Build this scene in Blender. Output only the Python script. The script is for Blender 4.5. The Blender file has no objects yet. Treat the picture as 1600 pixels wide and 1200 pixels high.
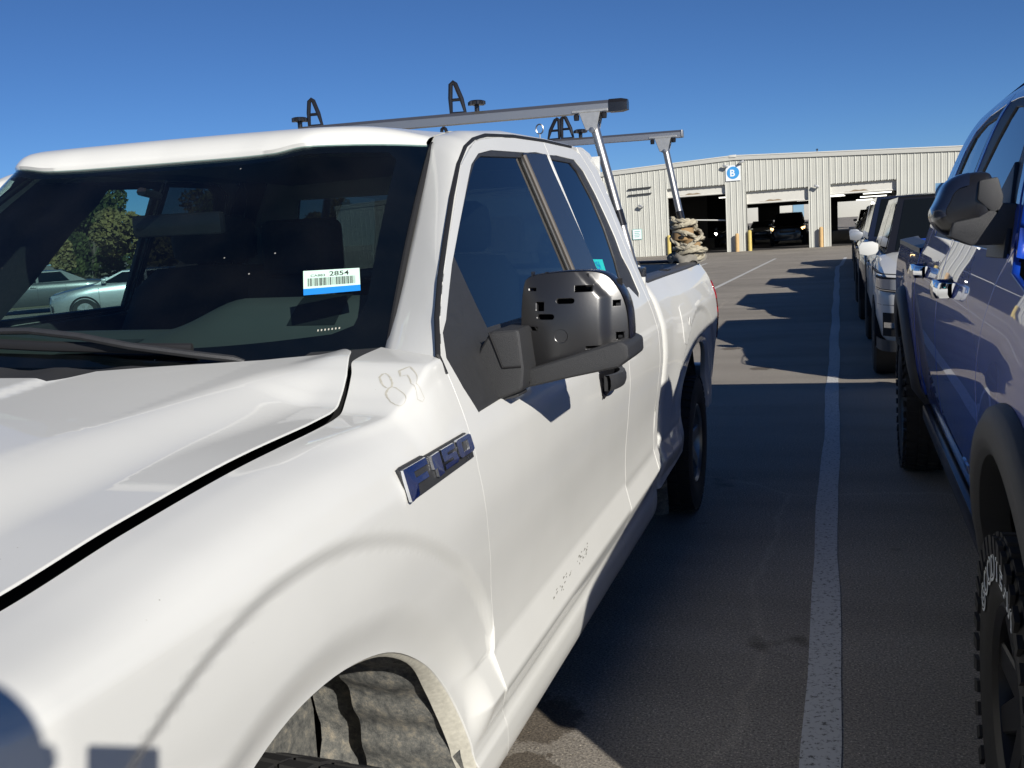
import bpy, bmesh, math, random
import numpy as np
from mathutils import Vector, Matrix
from mathutils.geometry import delaunay_2d_cdt
random.seed(7); np.random.seed(7)
R = math.radians
SC = bpy.context.scene
COL = SC.collection

# ------------------------------------------------------------------ camera
cam_d = bpy.data.cameras.new('camera'); cam = bpy.data.objects.new('camera', cam_d); COL.objects.link(cam)
_r = Vector((0.94853811, 0.30999722, -0.06463103)); _d = Vector((-0.01410018, -0.16255106, -0.98659938)); _f = Vector((-0.31634891, 0.93673842, -0.14981486))
_m = Matrix((_r, -_d, -_f)).transposed().to_4x4(); _m.translation = Vector((1.75507, -1.53911, 1.64995))
cam.matrix_world = _m
cam_d.sensor_width = 36.0; cam_d.lens = 36.0 * 1545.93 / 1600.0; cam_d.clip_start = 0.02; cam_d.clip_end = 3000
SC.camera = cam
# ------------------------------------------------------------------ light
SUN = Vector((0.61034, -0.65451, 0.44620)).normalized()
SUN_EL, SUN_AZ = R(26.5), math.atan2(SUN.x, SUN.y)
W = bpy.data.worlds.new('World'); SC.world = W; W.use_nodes = True
wn = W.node_tree.nodes; wl = W.node_tree.links; wn.clear()
sky = wn.new('ShaderNodeTexSky'); sky.sky_type = 'NISHITA'; sky.sun_disc = False
sky.sun_elevation = SUN_EL; sky.sun_rotation = SUN_AZ; sky.air_density = 0.68; sky.dust_density = 0.0; sky.ozone_density = 9.5; sky.altitude = 600
bg = wn.new('ShaderNodeBackground'); bg.inputs['Strength'].default_value = 0.064
wo = wn.new('ShaderNodeOutputWorld'); wl.new(sky.outputs[0], bg.inputs[0]); wl.new(bg.outputs[0], wo.inputs[0])
sd = bpy.data.lights.new('sun', 'SUN'); sd.energy = 5.0; sd.angle = R(0.53); sd.color = (1.0, 0.945, 0.86)
so = bpy.data.objects.new('sun', sd); COL.objects.link(so); so.rotation_euler = SUN.to_track_quat('Z', 'Y').to_euler(); so.location = SUN * 60
SC.view_settings.view_transform = 'Standard'; SC.view_settings.look = 'None'; SC.view_settings.gamma = 1.0
SC.view_settings.exposure = 0.26; SC.view_settings.use_curve_mapping = False
SC.render.engine = 'CYCLES'; SC.cycles.max_bounces = 10; SC.cycles.transparent_max_bounces = 16; SC.cycles.glossy_bounces = 6
SC.cycles.use_adaptive_sampling = True; SC.cycles.use_denoising = True

# ------------------------------------------------------------------ materials
def new_mat(name):
    m = bpy.data.materials.new(name); m.use_nodes = True
    return m, m.node_tree.nodes, m.node_tree.links, m.node_tree.nodes['Principled BSDF']
def mat(name, col, rough=.5, metal=0, coat=0, spec=.5, noise=0, nscale=30, bump=0, bscale=400, emit=None, estr=0, coatr=.03):
    m, n, l, b = new_mat(name)
    b.inputs['Base Color'].default_value = (*col, 1); b.inputs['Roughness'].default_value = rough; b.inputs['Metallic'].default_value = metal
    b.inputs['Coat Weight'].default_value = coat; b.inputs['Coat Roughness'].default_value = coatr; b.inputs['Specular IOR Level'].default_value = spec
    if emit: b.inputs['Emission Color'].default_value = (*emit, 1); b.inputs['Emission Strength'].default_value = estr
    if noise or bump:
        tc = n.new('ShaderNodeTexCoord')
    if noise:
        t = n.new('ShaderNodeTexNoise'); t.inputs['Scale'].default_value = nscale; t.inputs['Detail'].default_value = 6
        l.new(tc.outputs['Object'], t.inputs['Vector'])
        mx = n.new('ShaderNodeMix'); mx.data_type = 'RGBA'
        mx.inputs['A'].default_value = (*[c * (1 - noise) for c in col], 1); mx.inputs['B'].default_value = (*[min(1, c * (1 + noise)) for c in col], 1)
        l.new(t.outputs['Fac'], mx.inputs['Factor']); l.new(mx.outputs['Result'], b.inputs['Base Color'])
    if bump:
        t2 = n.new('ShaderNodeTexNoise'); t2.inputs['Scale'].default_value = bscale; t2.inputs['Detail'].default_value = 3
        l.new(tc.outputs['Object'], t2.inputs['Vector'])
        bp = n.new('ShaderNodeBump'); bp.inputs['Strength'].default_value = bump; bp.inputs['Distance'].default_value = .002
        l.new(t2.outputs['Fac'], bp.inputs['Height']); l.new(bp.outputs['Normal'], b.inputs['Normal'])
    return m
def glass(name, tint, rough=0.0, refl=1.0):
    m, n, l, b = new_mat(name); n.remove(b); out = n['Material Output']
    tr = n.new('ShaderNodeBsdfTransparent'); tr.inputs[0].default_value = (*tint, 1)
    gl = n.new('ShaderNodeBsdfGlossy'); gl.inputs['Roughness'].default_value = rough; gl.inputs['Color'].default_value = (refl, refl, refl, 1)
    fr = n.new('ShaderNodeFresnel'); ge = n.new('ShaderNodeNewGeometry'); io = n.new('ShaderNodeMapRange')
    io.inputs['To Min'].default_value = 1.6; io.inputs['To Max'].default_value = 1 / 1.6; l.new(ge.outputs['Backfacing'], io.inputs['Value']); l.new(io.outputs[0], fr.inputs['IOR'])
    mx = n.new('ShaderNodeMixShader'); l.new(fr.outputs[0], mx.inputs[0]); l.new(tr.outputs[0], mx.inputs[1]); l.new(gl.outputs[0], mx.inputs[2])
    l.new(mx.outputs[0], out.inputs['Surface'])
    return m
def paint_white():
    m, n, l, b = new_mat('white_paint')
    b.inputs['Roughness'].default_value = .5; b.inputs['Specular IOR Level'].default_value = .3; b.inputs['Coat Weight'].default_value = .62; b.inputs['Coat Roughness'].default_value = .02
    tc = n.new('ShaderNodeTexCoord'); t = n.new('ShaderNodeTexNoise'); t.inputs['Scale'].default_value = 3; t.inputs['Detail'].default_value = 8
    l.new(tc.outputs['Object'], t.inputs['Vector'])
    cr = n.new('ShaderNodeValToRGB'); cr.color_ramp.elements[0].color = (.60, .605, .58, 1); cr.color_ramp.elements[1].color = (.635, .64, .615, 1)
    cr.color_ramp.elements[0].position = .3; cr.color_ramp.elements[1].position = .7
    l.new(t.outputs['Fac'], cr.inputs[0])
    # tiny specks of grime
    v = n.new('ShaderNodeTexVoronoi'); v.inputs['Scale'].default_value = 26; l.new(tc.outputs['Object'], v.inputs['Vector'])
    c2 = n.new('ShaderNodeValToRGB'); c2.color_ramp.elements[0].position = .018; c2.color_ramp.elements[1].position = .035
    l.new(v.outputs['Distance'], c2.inputs[0])
    t3 = n.new('ShaderNodeTexNoise'); t3.inputs['Scale'].default_value = 9; l.new(tc.outputs['Object'], t3.inputs['Vector'])
    c3 = n.new('ShaderNodeValToRGB'); c3.color_ramp.elements[0].position = .60; c3.color_ramp.elements[1].position = .63; l.new(t3.outputs['Fac'], c3.inputs[0])
    iv = n.new('ShaderNodeMath'); iv.operation = 'SUBTRACT'; iv.inputs[0].default_value = 1; l.new(c2.outputs[0], iv.inputs[1])
    ml = n.new('ShaderNodeMath'); ml.operation = 'MULTIPLY'; l.new(iv.outputs[0], ml.inputs[0]); l.new(c3.outputs[0], ml.inputs[1])
    m2 = n.new('ShaderNodeMath'); m2.operation = 'MULTIPLY'; m2.inputs[1].default_value = .7; l.new(ml.outputs[0], m2.inputs[0])
    mx = n.new('ShaderNodeMix'); mx.data_type = 'RGBA'; mx.inputs['B'].default_value = (.22, .19, .14, 1)
    l.new(cr.outputs[0], mx.inputs['A']); l.new(m2.outputs[0], mx.inputs['Factor']); l.new(mx.outputs['Result'], b.inputs['Base Color'])
    return m
def dirty_plastic():
    m, n, l, b = new_mat('muddy_black_plastic'); b.inputs['Roughness'].default_value = .75
    tc = n.new('ShaderNodeTexCoord'); t = n.new('ShaderNodeTexNoise'); t.inputs['Scale'].default_value = 34; t.inputs['Detail'].default_value = 12; t.inputs['Roughness'].default_value = .78
    l.new(tc.outputs['Object'], t.inputs['Vector'])
    cr = n.new('ShaderNodeValToRGB'); cr.color_ramp.elements[0].position = .38; cr.color_ramp.elements[0].color = (.055, .058, .058, 1)
    cr.color_ramp.elements[1].position = .72; cr.color_ramp.elements[1].color = (.34, .30, .23, 1); e = cr.color_ramp.elements.new(.53); e.color = (.14, .14, .128, 1)
    l.new(t.outputs['Fac'], cr.inputs[0]); l.new(cr.outputs[0], b.inputs['Base Color'])
    bp = n.new('ShaderNodeBump'); bp.inputs['Strength'].default_value = .5; bp.inputs['Distance'].default_value = .01; l.new(t.outputs['Fac'], bp.inputs['Height']); l.new(bp.outputs['Normal'], b.inputs['Normal'])
    return m
def asphalt():
    m, n, l, b = new_mat('asphalt'); b.inputs['Roughness'].default_value = .85; b.inputs['Specular IOR Level'].default_value = .25
    tc = n.new('ShaderNodeTexCoord')
    def noise(s, d=6, r=.6):
        t = n.new('ShaderNodeTexNoise'); t.inputs['Scale'].default_value = s; t.inputs['Detail'].default_value = d; t.inputs['Roughness'].default_value = r
        l.new(tc.outputs['Object'], t.inputs['Vector']); return t
    def ramp(src, p0, c0, p1, c1):
        c = n.new('ShaderNodeValToRGB'); c.color_ramp.elements[0].position = p0; c.color_ramp.elements[1].position = p1
        c.color_ramp.elements[0].color = (*c0, 1); c.color_ramp.elements[1].color = (*c1, 1); l.new(src, c.inputs[0]); return c
    def mul(a, bb):
        x = n.new('ShaderNodeMix'); x.data_type = 'RGBA'; x.blend_type = 'MULTIPLY'; x.inputs['Factor'].default_value = 1
        l.new(a, x.inputs['A']); l.new(bb, x.inputs['B']); return x.outputs['Result']
    fine = ramp(noise(115, 5, .75).outputs['Fac'], .36, (.115, .105, .092), .66, (.46, .425, .37))
    big = ramp(noise(.35, 6).outputs['Fac'], .3, (.82, .81, .80), .7, (1.08, 1.07, 1.05))
    c = mul(fine.outputs[0], big.outputs[0])
    # stretched tyre-wear streaks across the lot
    mp = n.new('ShaderNodeMapping'); mp.inputs['Scale'].default_value = (.25, 1.6, 1); mp.inputs['Rotation'].default_value = (0, 0, R(18)); l.new(tc.outputs['Object'], mp.inputs['Vector'])
    st = n.new('ShaderNodeTexNoise'); st.inputs['Scale'].default_value = 1.1; st.inputs['Detail'].default_value = 5; l.new(mp.outputs[0], st.inputs['Vector'])
    c = mul(c, ramp(st.outputs['Fac'], .34, (.86, .855, .85), .56, (1, 1, 1)).outputs[0])
    # oil spots
    sp = ramp(noise(1.6, 3).outputs['Fac'], .27, (.52, .50, .48), .33, (1, 1, 1)); c = mul(c, sp.outputs[0])
    # pale seams
    wv = n.new('ShaderNodeTexVoronoi'); wv.feature = 'DISTANCE_TO_EDGE'; wv.inputs['Scale'].default_value = .22
    dn = noise(.8, 3); md = n.new('ShaderNodeMix'); md.data_type = 'RGBA'; md.inputs['Factor'].default_value = .35
    l.new(tc.outputs['Object'], md.inputs['A']); l.new(dn.outputs['Color'], md.inputs['B']); l.new(md.outputs['Result'], wv.inputs['Vector'])
    sm = ramp(wv.outputs['Distance'], .0, (1.2, 1.19, 1.16), .003, (1, 1, 1)); c = mul(c, sm.outputs[0])
    # bright aggregate chips
    v = n.new('ShaderNodeTexVoronoi'); v.inputs['Scale'].default_value = 75; l.new(tc.outputs['Object'], v.inputs['Vector'])
    chip = ramp(v.outputs['Distance'], .12, (1.9, 1.85, 1.7), .24, (1, 1, 1)); c = mul(c, chip.outputs[0])
    for px_, py_, rad_ in ((.72, 1.48, .17), (.80, 1.15, .05), (.9, 9.6, .10), (.4, 11.4, .12)):   # oil drips where vehicles stand
        pos = n.new('ShaderNodeVectorMath'); pos.operation = 'DISTANCE'; pos.inputs[1].default_value = (px_, py_, 0); l.new(tc.outputs['Object'], pos.inputs[0])
        nz = noise(14, 4); ad = n.new('ShaderNodeMath'); ad.operation = 'MULTIPLY_ADD'; ad.inputs[1].default_value = -.22; l.new(nz.outputs['Fac'], ad.inputs[0]); l.new(pos.outputs['Value'], ad.inputs[2])
        c = mul(c, ramp(ad.outputs[0], max(0, rad_ - .125), (.50, .47, .44), max(.01, rad_ - .09), (1, 1, 1)).outputs[0])
    l.new(c, b.inputs['Base Color'])
    bp = n.new('ShaderNodeBump'); bp.inputs['Strength'].default_value = .55; bp.inputs['Distance'].default_value = .004
    l.new(noise(140, 4).outputs['Fac'], bp.inputs['Height']); l.new(bp.outputs['Normal'], b.inputs['Normal'])
    return m
def worn_line():
    m, n, l, b = new_mat('worn_white_line_paint'); b.inputs['Roughness'].default_value = .8
    tc = n.new('ShaderNodeTexCoord')
    t = n.new('ShaderNodeTexNoise'); t.inputs['Scale'].default_value = 62; t.inputs['Detail'].default_value = 6; t.inputs['Roughness'].default_value = .7; l.new(tc.outputs['Object'], t.inputs['Vector'])
    cr = n.new('ShaderNodeValToRGB'); cr.color_ramp.elements[0].position = .36; cr.color_ramp.elements[0].color = (.12, .115, .105, 1); cr.color_ramp.elements[1].position = .47; cr.color_ramp.elements[1].color = (.52, .52, .50, 1)
    l.new(t.outputs['Fac'], cr.inputs[0]); l.new(cr.outputs[0], b.inputs['Base Color'])
    return m
def leafmat(name, c1, c2):
    m, n, l, b = new_mat(name); b.inputs['Roughness'].default_value = .75
    oi = n.new('ShaderNodeTexCoord'); t = n.new('ShaderNodeTexNoise'); t.inputs['Scale'].default_value = .9; t.inputs['Detail'].default_value = 5; l.new(oi.outputs['Object'], t.inputs['Vector'])
    cr = n.new('ShaderNodeValToRGB'); cr.color_ramp.elements[0].color = (*c1, 1); cr.color_ramp.elements[1].color = (*c2, 1); cr.color_ramp.elements[0].position = .35; cr.color_ramp.elements[1].position = .65
    l.new(t.outputs['Fac'], cr.inputs[0]); l.new(cr.outputs[0], b.inputs['Base Color']); return m

def dusty_glass(name, tint):
    m = glass(name, tint); n, l = m.node_tree.nodes, m.node_tree.links; out = n['Material Output']; src = out.inputs['Surface'].links[0].from_socket
    df = n.new('ShaderNodeBsdfDiffuse'); df.inputs[0].default_value = (.5, .5, .47, 1); mx = n.new('ShaderNodeMixShader')
    tc = n.new('ShaderNodeTexCoord'); t = n.new('ShaderNodeTexNoise'); t.inputs['Scale'].default_value = 5; t.inputs['Detail'].default_value = 9; l.new(tc.outputs['Object'], t.inputs['Vector'])
    mr_ = n.new('ShaderNodeMapRange'); mr_.inputs['From Min'].default_value = .35; mr_.inputs['From Max'].default_value = .75; mr_.inputs['To Min'].default_value = .0; mr_.inputs['To Max'].default_value = .008
    v = n.new('ShaderNodeTexVoronoi'); v.inputs['Scale'].default_value = 13; l.new(tc.outputs['Object'], v.inputs['Vector']); cr = n.new('ShaderNodeValToRGB'); cr.color_ramp.elements[0].position = .02; cr.color_ramp.elements[0].color = (.5, .5, .5, 1); cr.color_ramp.elements[1].position = .035; cr.color_ramp.elements[1].color = (0, 0, 0, 1); l.new(v.outputs['Distance'], cr.inputs[0])
    ad = n.new('ShaderNodeMath'); ad.operation = 'ADD'; l.new(t.outputs['Fac'], mr_.inputs['Value']); l.new(mr_.outputs[0], ad.inputs[0]); l.new(cr.outputs[0], ad.inputs[1])
    l.new(ad.outputs[0], mx.inputs[0]); l.new(src, mx.inputs[1]); l.new(df.outputs[0], mx.inputs[2]); l.new(mx.outputs[0], out.inputs['Surface']); return m
M = dict(
    white=paint_white(), mud=dirty_plastic(), asphalt=asphalt(), line=worn_line(),
    seal=mat('black_rubber_seal', (.012, .012, .013), .6), rubber=mat('tyre_rubber', (.018, .018, .018), .78, noise=.3, nscale=30, bump=.3, bscale=120),
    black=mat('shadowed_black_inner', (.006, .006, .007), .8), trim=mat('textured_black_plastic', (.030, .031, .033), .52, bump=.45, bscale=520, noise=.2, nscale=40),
    grain=mat('grained_grey_black_plastic', (.030, .031, .033), .55, bump=.6, bscale=650), gloss=mat('gloss_black_plastic', (.012, .012, .014), .24, spec=.6, noise=.25, nscale=60),
    skel=mat('bare_black_mirror_skeleton', (.016, .016, .017), .33, spec=.9, bump=.06, bscale=60), bstrip=mat('satin_black_pillar_strip', (.018, .020, .024), .22, spec=.7),
    chrome=mat('chrome', (.75, .77, .8), .06, 1), alu=mat('brushed_aluminium', (.54, .525, .50), .42, 1, bump=.15, bscale=300), cast=mat('cast_aluminium', (.55, .55, .53), .5, .9, noise=.2, nscale=60),
    steel=mat('steel_rim', (.30, .31, .32), .35, .9), dkrim=mat('satin_black_rim', (.015, .015, .016), .38, .2),
    blue=mat('blue_metallic_paint', (.004, .045, .36), .4, .0, 1.0, coatr=.01), dkblue=mat('dark_navy_paint', (.012, .018, .04), .4, .3, 1.0), silver=mat('silver_paint', (.42, .44, .46), .35, .6, 1.0),
    grey=mat('grey_paint', (.10, .105, .11), .35, .5, 1.0), dark=mat('black_paint', (.010, .010, .012), .35, 0, 1.0),
    wglass=dusty_glass('windscreen_glass', (.50, .64, .62)), sglass=glass('side_window_glass', (.20, .26, .28)), pglass=glass('passenger_window_glass', (.62, .82, .80)), tglass=glass('dark_tinted_glass', (.05, .06, .065)),
    oglass=mat('dark_car_glass', (.006, .008, .010), .03, spec=.22), frit=mat('black_glass_frit', (.004, .005, .008), .05, spec=.5),
    seatf=mat('dark_grey_seat_cloth', (.035, .036, .038), .9, noise=.3, nscale=60), dash=mat('grey_dashboard_vinyl', (.085, .088, .085), .6, bump=.2, bscale=400), headl=mat('headliner', (.30, .30, .29), .9),
    taupe=mat('dusty_window_channel', (.085, .075, .065), .45),
    bchrome=mat('badge_chrome', (.80, .82, .86), .16, 1),
    red=mat('red_tail_lens', (.22, .008, .01), .12, spec=.7, coat=1), lens=mat('clear_lamp_lens', (.35, .38, .42), .08, .3, 1.0), amber=mat('amber_lens', (.55, .16, .02), .2),
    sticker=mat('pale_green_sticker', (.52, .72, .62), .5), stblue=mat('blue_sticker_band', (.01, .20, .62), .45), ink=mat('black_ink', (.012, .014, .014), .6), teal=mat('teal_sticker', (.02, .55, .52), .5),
    residue=mat('yellowed_glue_residue', (.46, .445, .38), .7, noise=.35, nscale=90), scratch=mat('scuff_marks', (.20, .20, .18), .8, noise=.6, nscale=120), bedliner=mat('bed_liner_black', (.012, .012, .013), .7, bump=.4, bscale=150), cap=mat('bed_rail_cap', (.045, .048, .055), .42, bump=.2, bscale=300),
    rope=mat('weathered_rope', (.36, .33, .25), .95, noise=.75, nscale=38, bump=.6, bscale=260), card=mat('brown_tube', (.30, .20, .10), .85, noise=.2, nscale=40), cloth=mat('olive_grey_rag', (.20, .19, .165), .95, noise=.3, nscale=60),
    wall=mat('cream_metal_cladding', (.47, .475, .43), .5, noise=.10, nscale=1.2), eave=mat('white_eave_trim', (.54, .545, .51), .45), curtain=mat('white_door_curtain', (.55, .545, .50), .6, noise=.06, nscale=3), stain=mat('rust_stain', (.24, .19, .13), .8, noise=.3, nscale=10),
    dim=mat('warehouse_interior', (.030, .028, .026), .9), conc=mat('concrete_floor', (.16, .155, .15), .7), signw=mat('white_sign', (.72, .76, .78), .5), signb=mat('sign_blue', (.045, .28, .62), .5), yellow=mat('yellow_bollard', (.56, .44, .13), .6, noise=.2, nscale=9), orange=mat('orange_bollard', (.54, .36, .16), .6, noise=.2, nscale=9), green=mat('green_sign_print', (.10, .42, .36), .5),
    lampw=mat('fluorescent_tube', (.8, .8, .8), .5, emit=(1, .97, .86), estr=2.2), hl=mat('lit_headlight', (.9, .9, .9), .3, emit=(1, .95, .85), estr=9), hlw=mat('lit_amber_headlight', (.9, .6, .3), .3, emit=(1, .6, .25), estr=4),
    grass=mat('dry_grass', (.22, .19, .10), .95, noise=.3, nscale=.6), bark=mat('bark', (.10, .08, .06), .9), leaf1=leafmat('autumn_leaves', (.10, .085, .03), (.20, .15, .05)), leaf2=leafmat('green_leaves', (.05, .075, .025), (.12, .13, .04)),
    skin=mat('skin', (.50, .31, .22), .55), shirt=mat('navy_shirt', (.02, .03, .06), .85), trousers=mat('grey_trousers', (.06, .06, .07), .9), hair=mat('dark_hair', (.02, .015, .01), .7), shoe=mat('black_shoe', (.015, .015, .015), .5), phone=mat('phone_back', (.03, .03, .035), .25, coat=1),
)

# ------------------------------------------------------------------ mesh helpers
def link(o, parent=None):
    COL.objects.link(o)
    if parent is not None: o.parent = parent
    return o
def tag(o, label=None, cat=None, group=None, kind=None):
    if label: o['label'] = label
    if cat: o['category'] = cat
    if group: o['group'] = group
    if kind: o['kind'] = kind
    return o
def thing(name, label, cat, loc=(0, 0, 0), rot=(0, 0, 0), group=None):
    o = bpy.data.objects.new(name, None); o.empty_display_size = .2; o.location = loc; o.rotation_euler = rot; link(o); tag(o, label, cat, group); return o
class MB:
    def __init__(s): s.v = []; s.f = []
    def add(s, vs, fs):
        k = len(s.v); s.v += [tuple(p) for p in vs]; s.f += [tuple(i + k for i in f) for f in fs]; return s
    def hexa(s, P):   # 8 pts: bottom loop 0-3, top loop 4-7
        return s.add(P, [(0, 3, 2, 1), (4, 5, 6, 7), (0, 1, 5, 4), (1, 2, 6, 5), (2, 3, 7, 6), (3, 0, 4, 7)])
    def box(s, c, d, M3=None):
        x, y, z = d[0] / 2, d[1] / 2, d[2] / 2
        P = [Vector(q) for q in ((-x, -y, -z), (x, -y, -z), (x, y, -z), (-x, y, -z), (-x, -y, z), (x, -y, z), (x, y, z), (-x, y, z))]
        if M3 is not None: P = [M3 @ q for q in P]
        return s.hexa([q + Vector(c) for q in P])
    def bx(s, x0, x1, y0, y1, z0, z1): return s.box(((x0 + x1) / 2, (y0 + y1) / 2, (z0 + z1) / 2), (abs(x1 - x0), abs(y1 - y0), abs(z1 - z0)))
    def tube(s, path, r, n=10, closed=False, flat=1.0):
        P = [Vector(p) for p in path]; m = len(P); rr = r if isinstance(r, (list, tuple)) else [r] * m; vs = []; up = None
        for i in range(m):
            if closed: t = P[(i + 1) % m] - P[i - 1]
            else: t = P[min(i + 1, m - 1)] - P[max(i - 1, 0)]
            t = t.normalized() if t.length > 1e-9 else Vector((0, 0, 1))
            if up is None: up = Vector((0, 0, 1)) if abs(t.z) < .9 else Vector((1, 0, 0))
            a = t.cross(up).normalized(); b = a.cross(t).normalized(); up = b
            for k in range(n):
                q = 2 * math.pi * k / n; vs.append(P[i] + (a * math.cos(q) + b * math.sin(q) * flat) * rr[i])
        fs = []
        for i in range(m if closed else m - 1):
            j = (i + 1) % m
            for k in range(n): fs.append((i * n + k, i * n + (k + 1) % n, j * n + (k + 1) % n, j * n + k))
        if not closed: fs.append(tuple(range(n - 1, -1, -1))); fs.append(tuple((m - 1) * n + k for k in range(n)))
        return s.add(vs, fs)
    def lathe(s, prof, n=32, axis='X', c=(0, 0, 0), a0=0, a1=2 * math.pi):
        vs = []; full = abs(a1 - a0 - 2 * math.pi) < 1e-6; cnt = n if full else n + 1
        for (r, h) in prof:
            for k in range(cnt):
                q = a0 + (a1 - a0) * k / n; u, w = r * math.cos(q), r * math.sin(q)
                p = (h, u, w) if axis == 'X' else ((u, h, w) if axis == 'Y' else (u, w, h))
                vs.append((p[0] + c[0], p[1] + c[1], p[2] + c[2]))
        fs = []
        for i in range(len(prof) - 1):
            for k in range(n if full else n):
                k2 = (k + 1) % cnt; fs.append((i * cnt + k, i * cnt + k2, (i + 1) * cnt + k2, (i + 1) * cnt + k))
        return s.add(vs, fs)
    def grid(s, rows, closed=False):
        n = len(rows[0]); vs = [p for r in rows for p in r]; fs = []
        for i in range(len(rows) - 1):
            for k in range(n if closed else n - 1):
                k2 = (k + 1) % n; fs.append((i * n + k, i * n + k2, (i + 1) * n + k2, (i + 1) * n + k))
        return s.add(vs, fs)
    def prism(s, poly, fn, d0, d1):   # poly 2D; fn(u,v,d)->3D
        n = len(poly); vs = [fn(u, v, d0) for u, v in poly] + [fn(u, v, d1) for u, v in poly]
        fs = [tuple(range(n - 1, -1, -1)), tuple(range(n, 2 * n))] + [(i, (i + 1) % n, n + (i + 1) % n, n + i) for i in range(n)]
        return s.add(vs, fs)
def finish(me, smooth=30):
    bm = bmesh.new(); bm.from_mesh(me); bmesh.ops.recalc_face_normals(bm, faces=bm.faces); bm.to_mesh(me); bm.free()
    if smooth:
        for p in me.polygons: p.use_smooth = True
        me.set_sharp_from_angle(angle=R(smooth))
def obj(name, mb, m, parent=None, smooth=30, bevel=0, seg=2):
    me = bpy.data.meshes.new(name); me.from_pydata(mb.v, [], mb.f); me.materials.append(m if not isinstance(m, str) else M[m])
    if bevel:
        bm = bmesh.new(); bm.from_mesh(me); bmesh.ops.remove_doubles(bm, verts=bm.verts, dist=1e-6); bmesh.ops.recalc_face_normals(bm, faces=bm.faces)
        ed = [e for e in bm.edges if len(e.link_faces) == 2 and e.calc_face_angle(0) > R(25)]
        bmesh.ops.bevel(bm, geom=ed, offset=bevel, segments=seg, affect='EDGES', profile=.6, clamp_overlap=True); bm.to_mesh(me); bm.free()
    finish(me, smooth)
    return link(bpy.data.objects.new(name, me), parent)
def copy_tree(o, parent=None):
    c = o.copy(); COL.objects.link(c)
    if parent is not None: c.parent = parent
    for ch in list(o.children): copy_tree(ch, c)
    return c
def resample(poly, step, closed=True):
    out = []; n = len(poly)
    for i in range(n if closed else n - 1):
        a = np.array(poly[i], float); b = np.array(poly[(i + 1) % n], float); k = max(1, int(math.ceil(np.hypot(*(b - a)) / step)))
        for j in range(k): out.append(tuple(a + (b - a) * j / k))
    return out
def smooth_poly(poly, it=2, keep=()):
    # Chaikin corner cutting; indices in keep stay sharp
    pts = [(p, i in keep) for i, p in enumerate(poly)]
    for _ in range(it):
        o = []; n = len(pts)
        for i in range(n):
            p, k = pts[i]; (a, _), (b, _) = pts[i - 1], pts[(i + 1) % n]
            if k: o.append((p, True))
            else:
                o.append(((p[0] * .75 + a[0] * .25, p[1] * .75 + a[1] * .25), False)); o.append(((p[0] * .75 + b[0] * .25, p[1] * .75 + b[1] * .25), False))
        pts = o
    return [p for p, _ in pts]
def inside(P, poly):
    x, y = P[:, 0], P[:, 1]; r = np.zeros(len(P), bool); n = len(poly)
    for i in range(n):
        x1, y1 = poly[i]; x2, y2 = poly[i - 1]
        if y1 == y2: continue
        r ^= ((y1 > y) != (y2 > y)) & (x < (x2 - x1) * (y - y1) / (y2 - y1) + x1)
    return r
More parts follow.
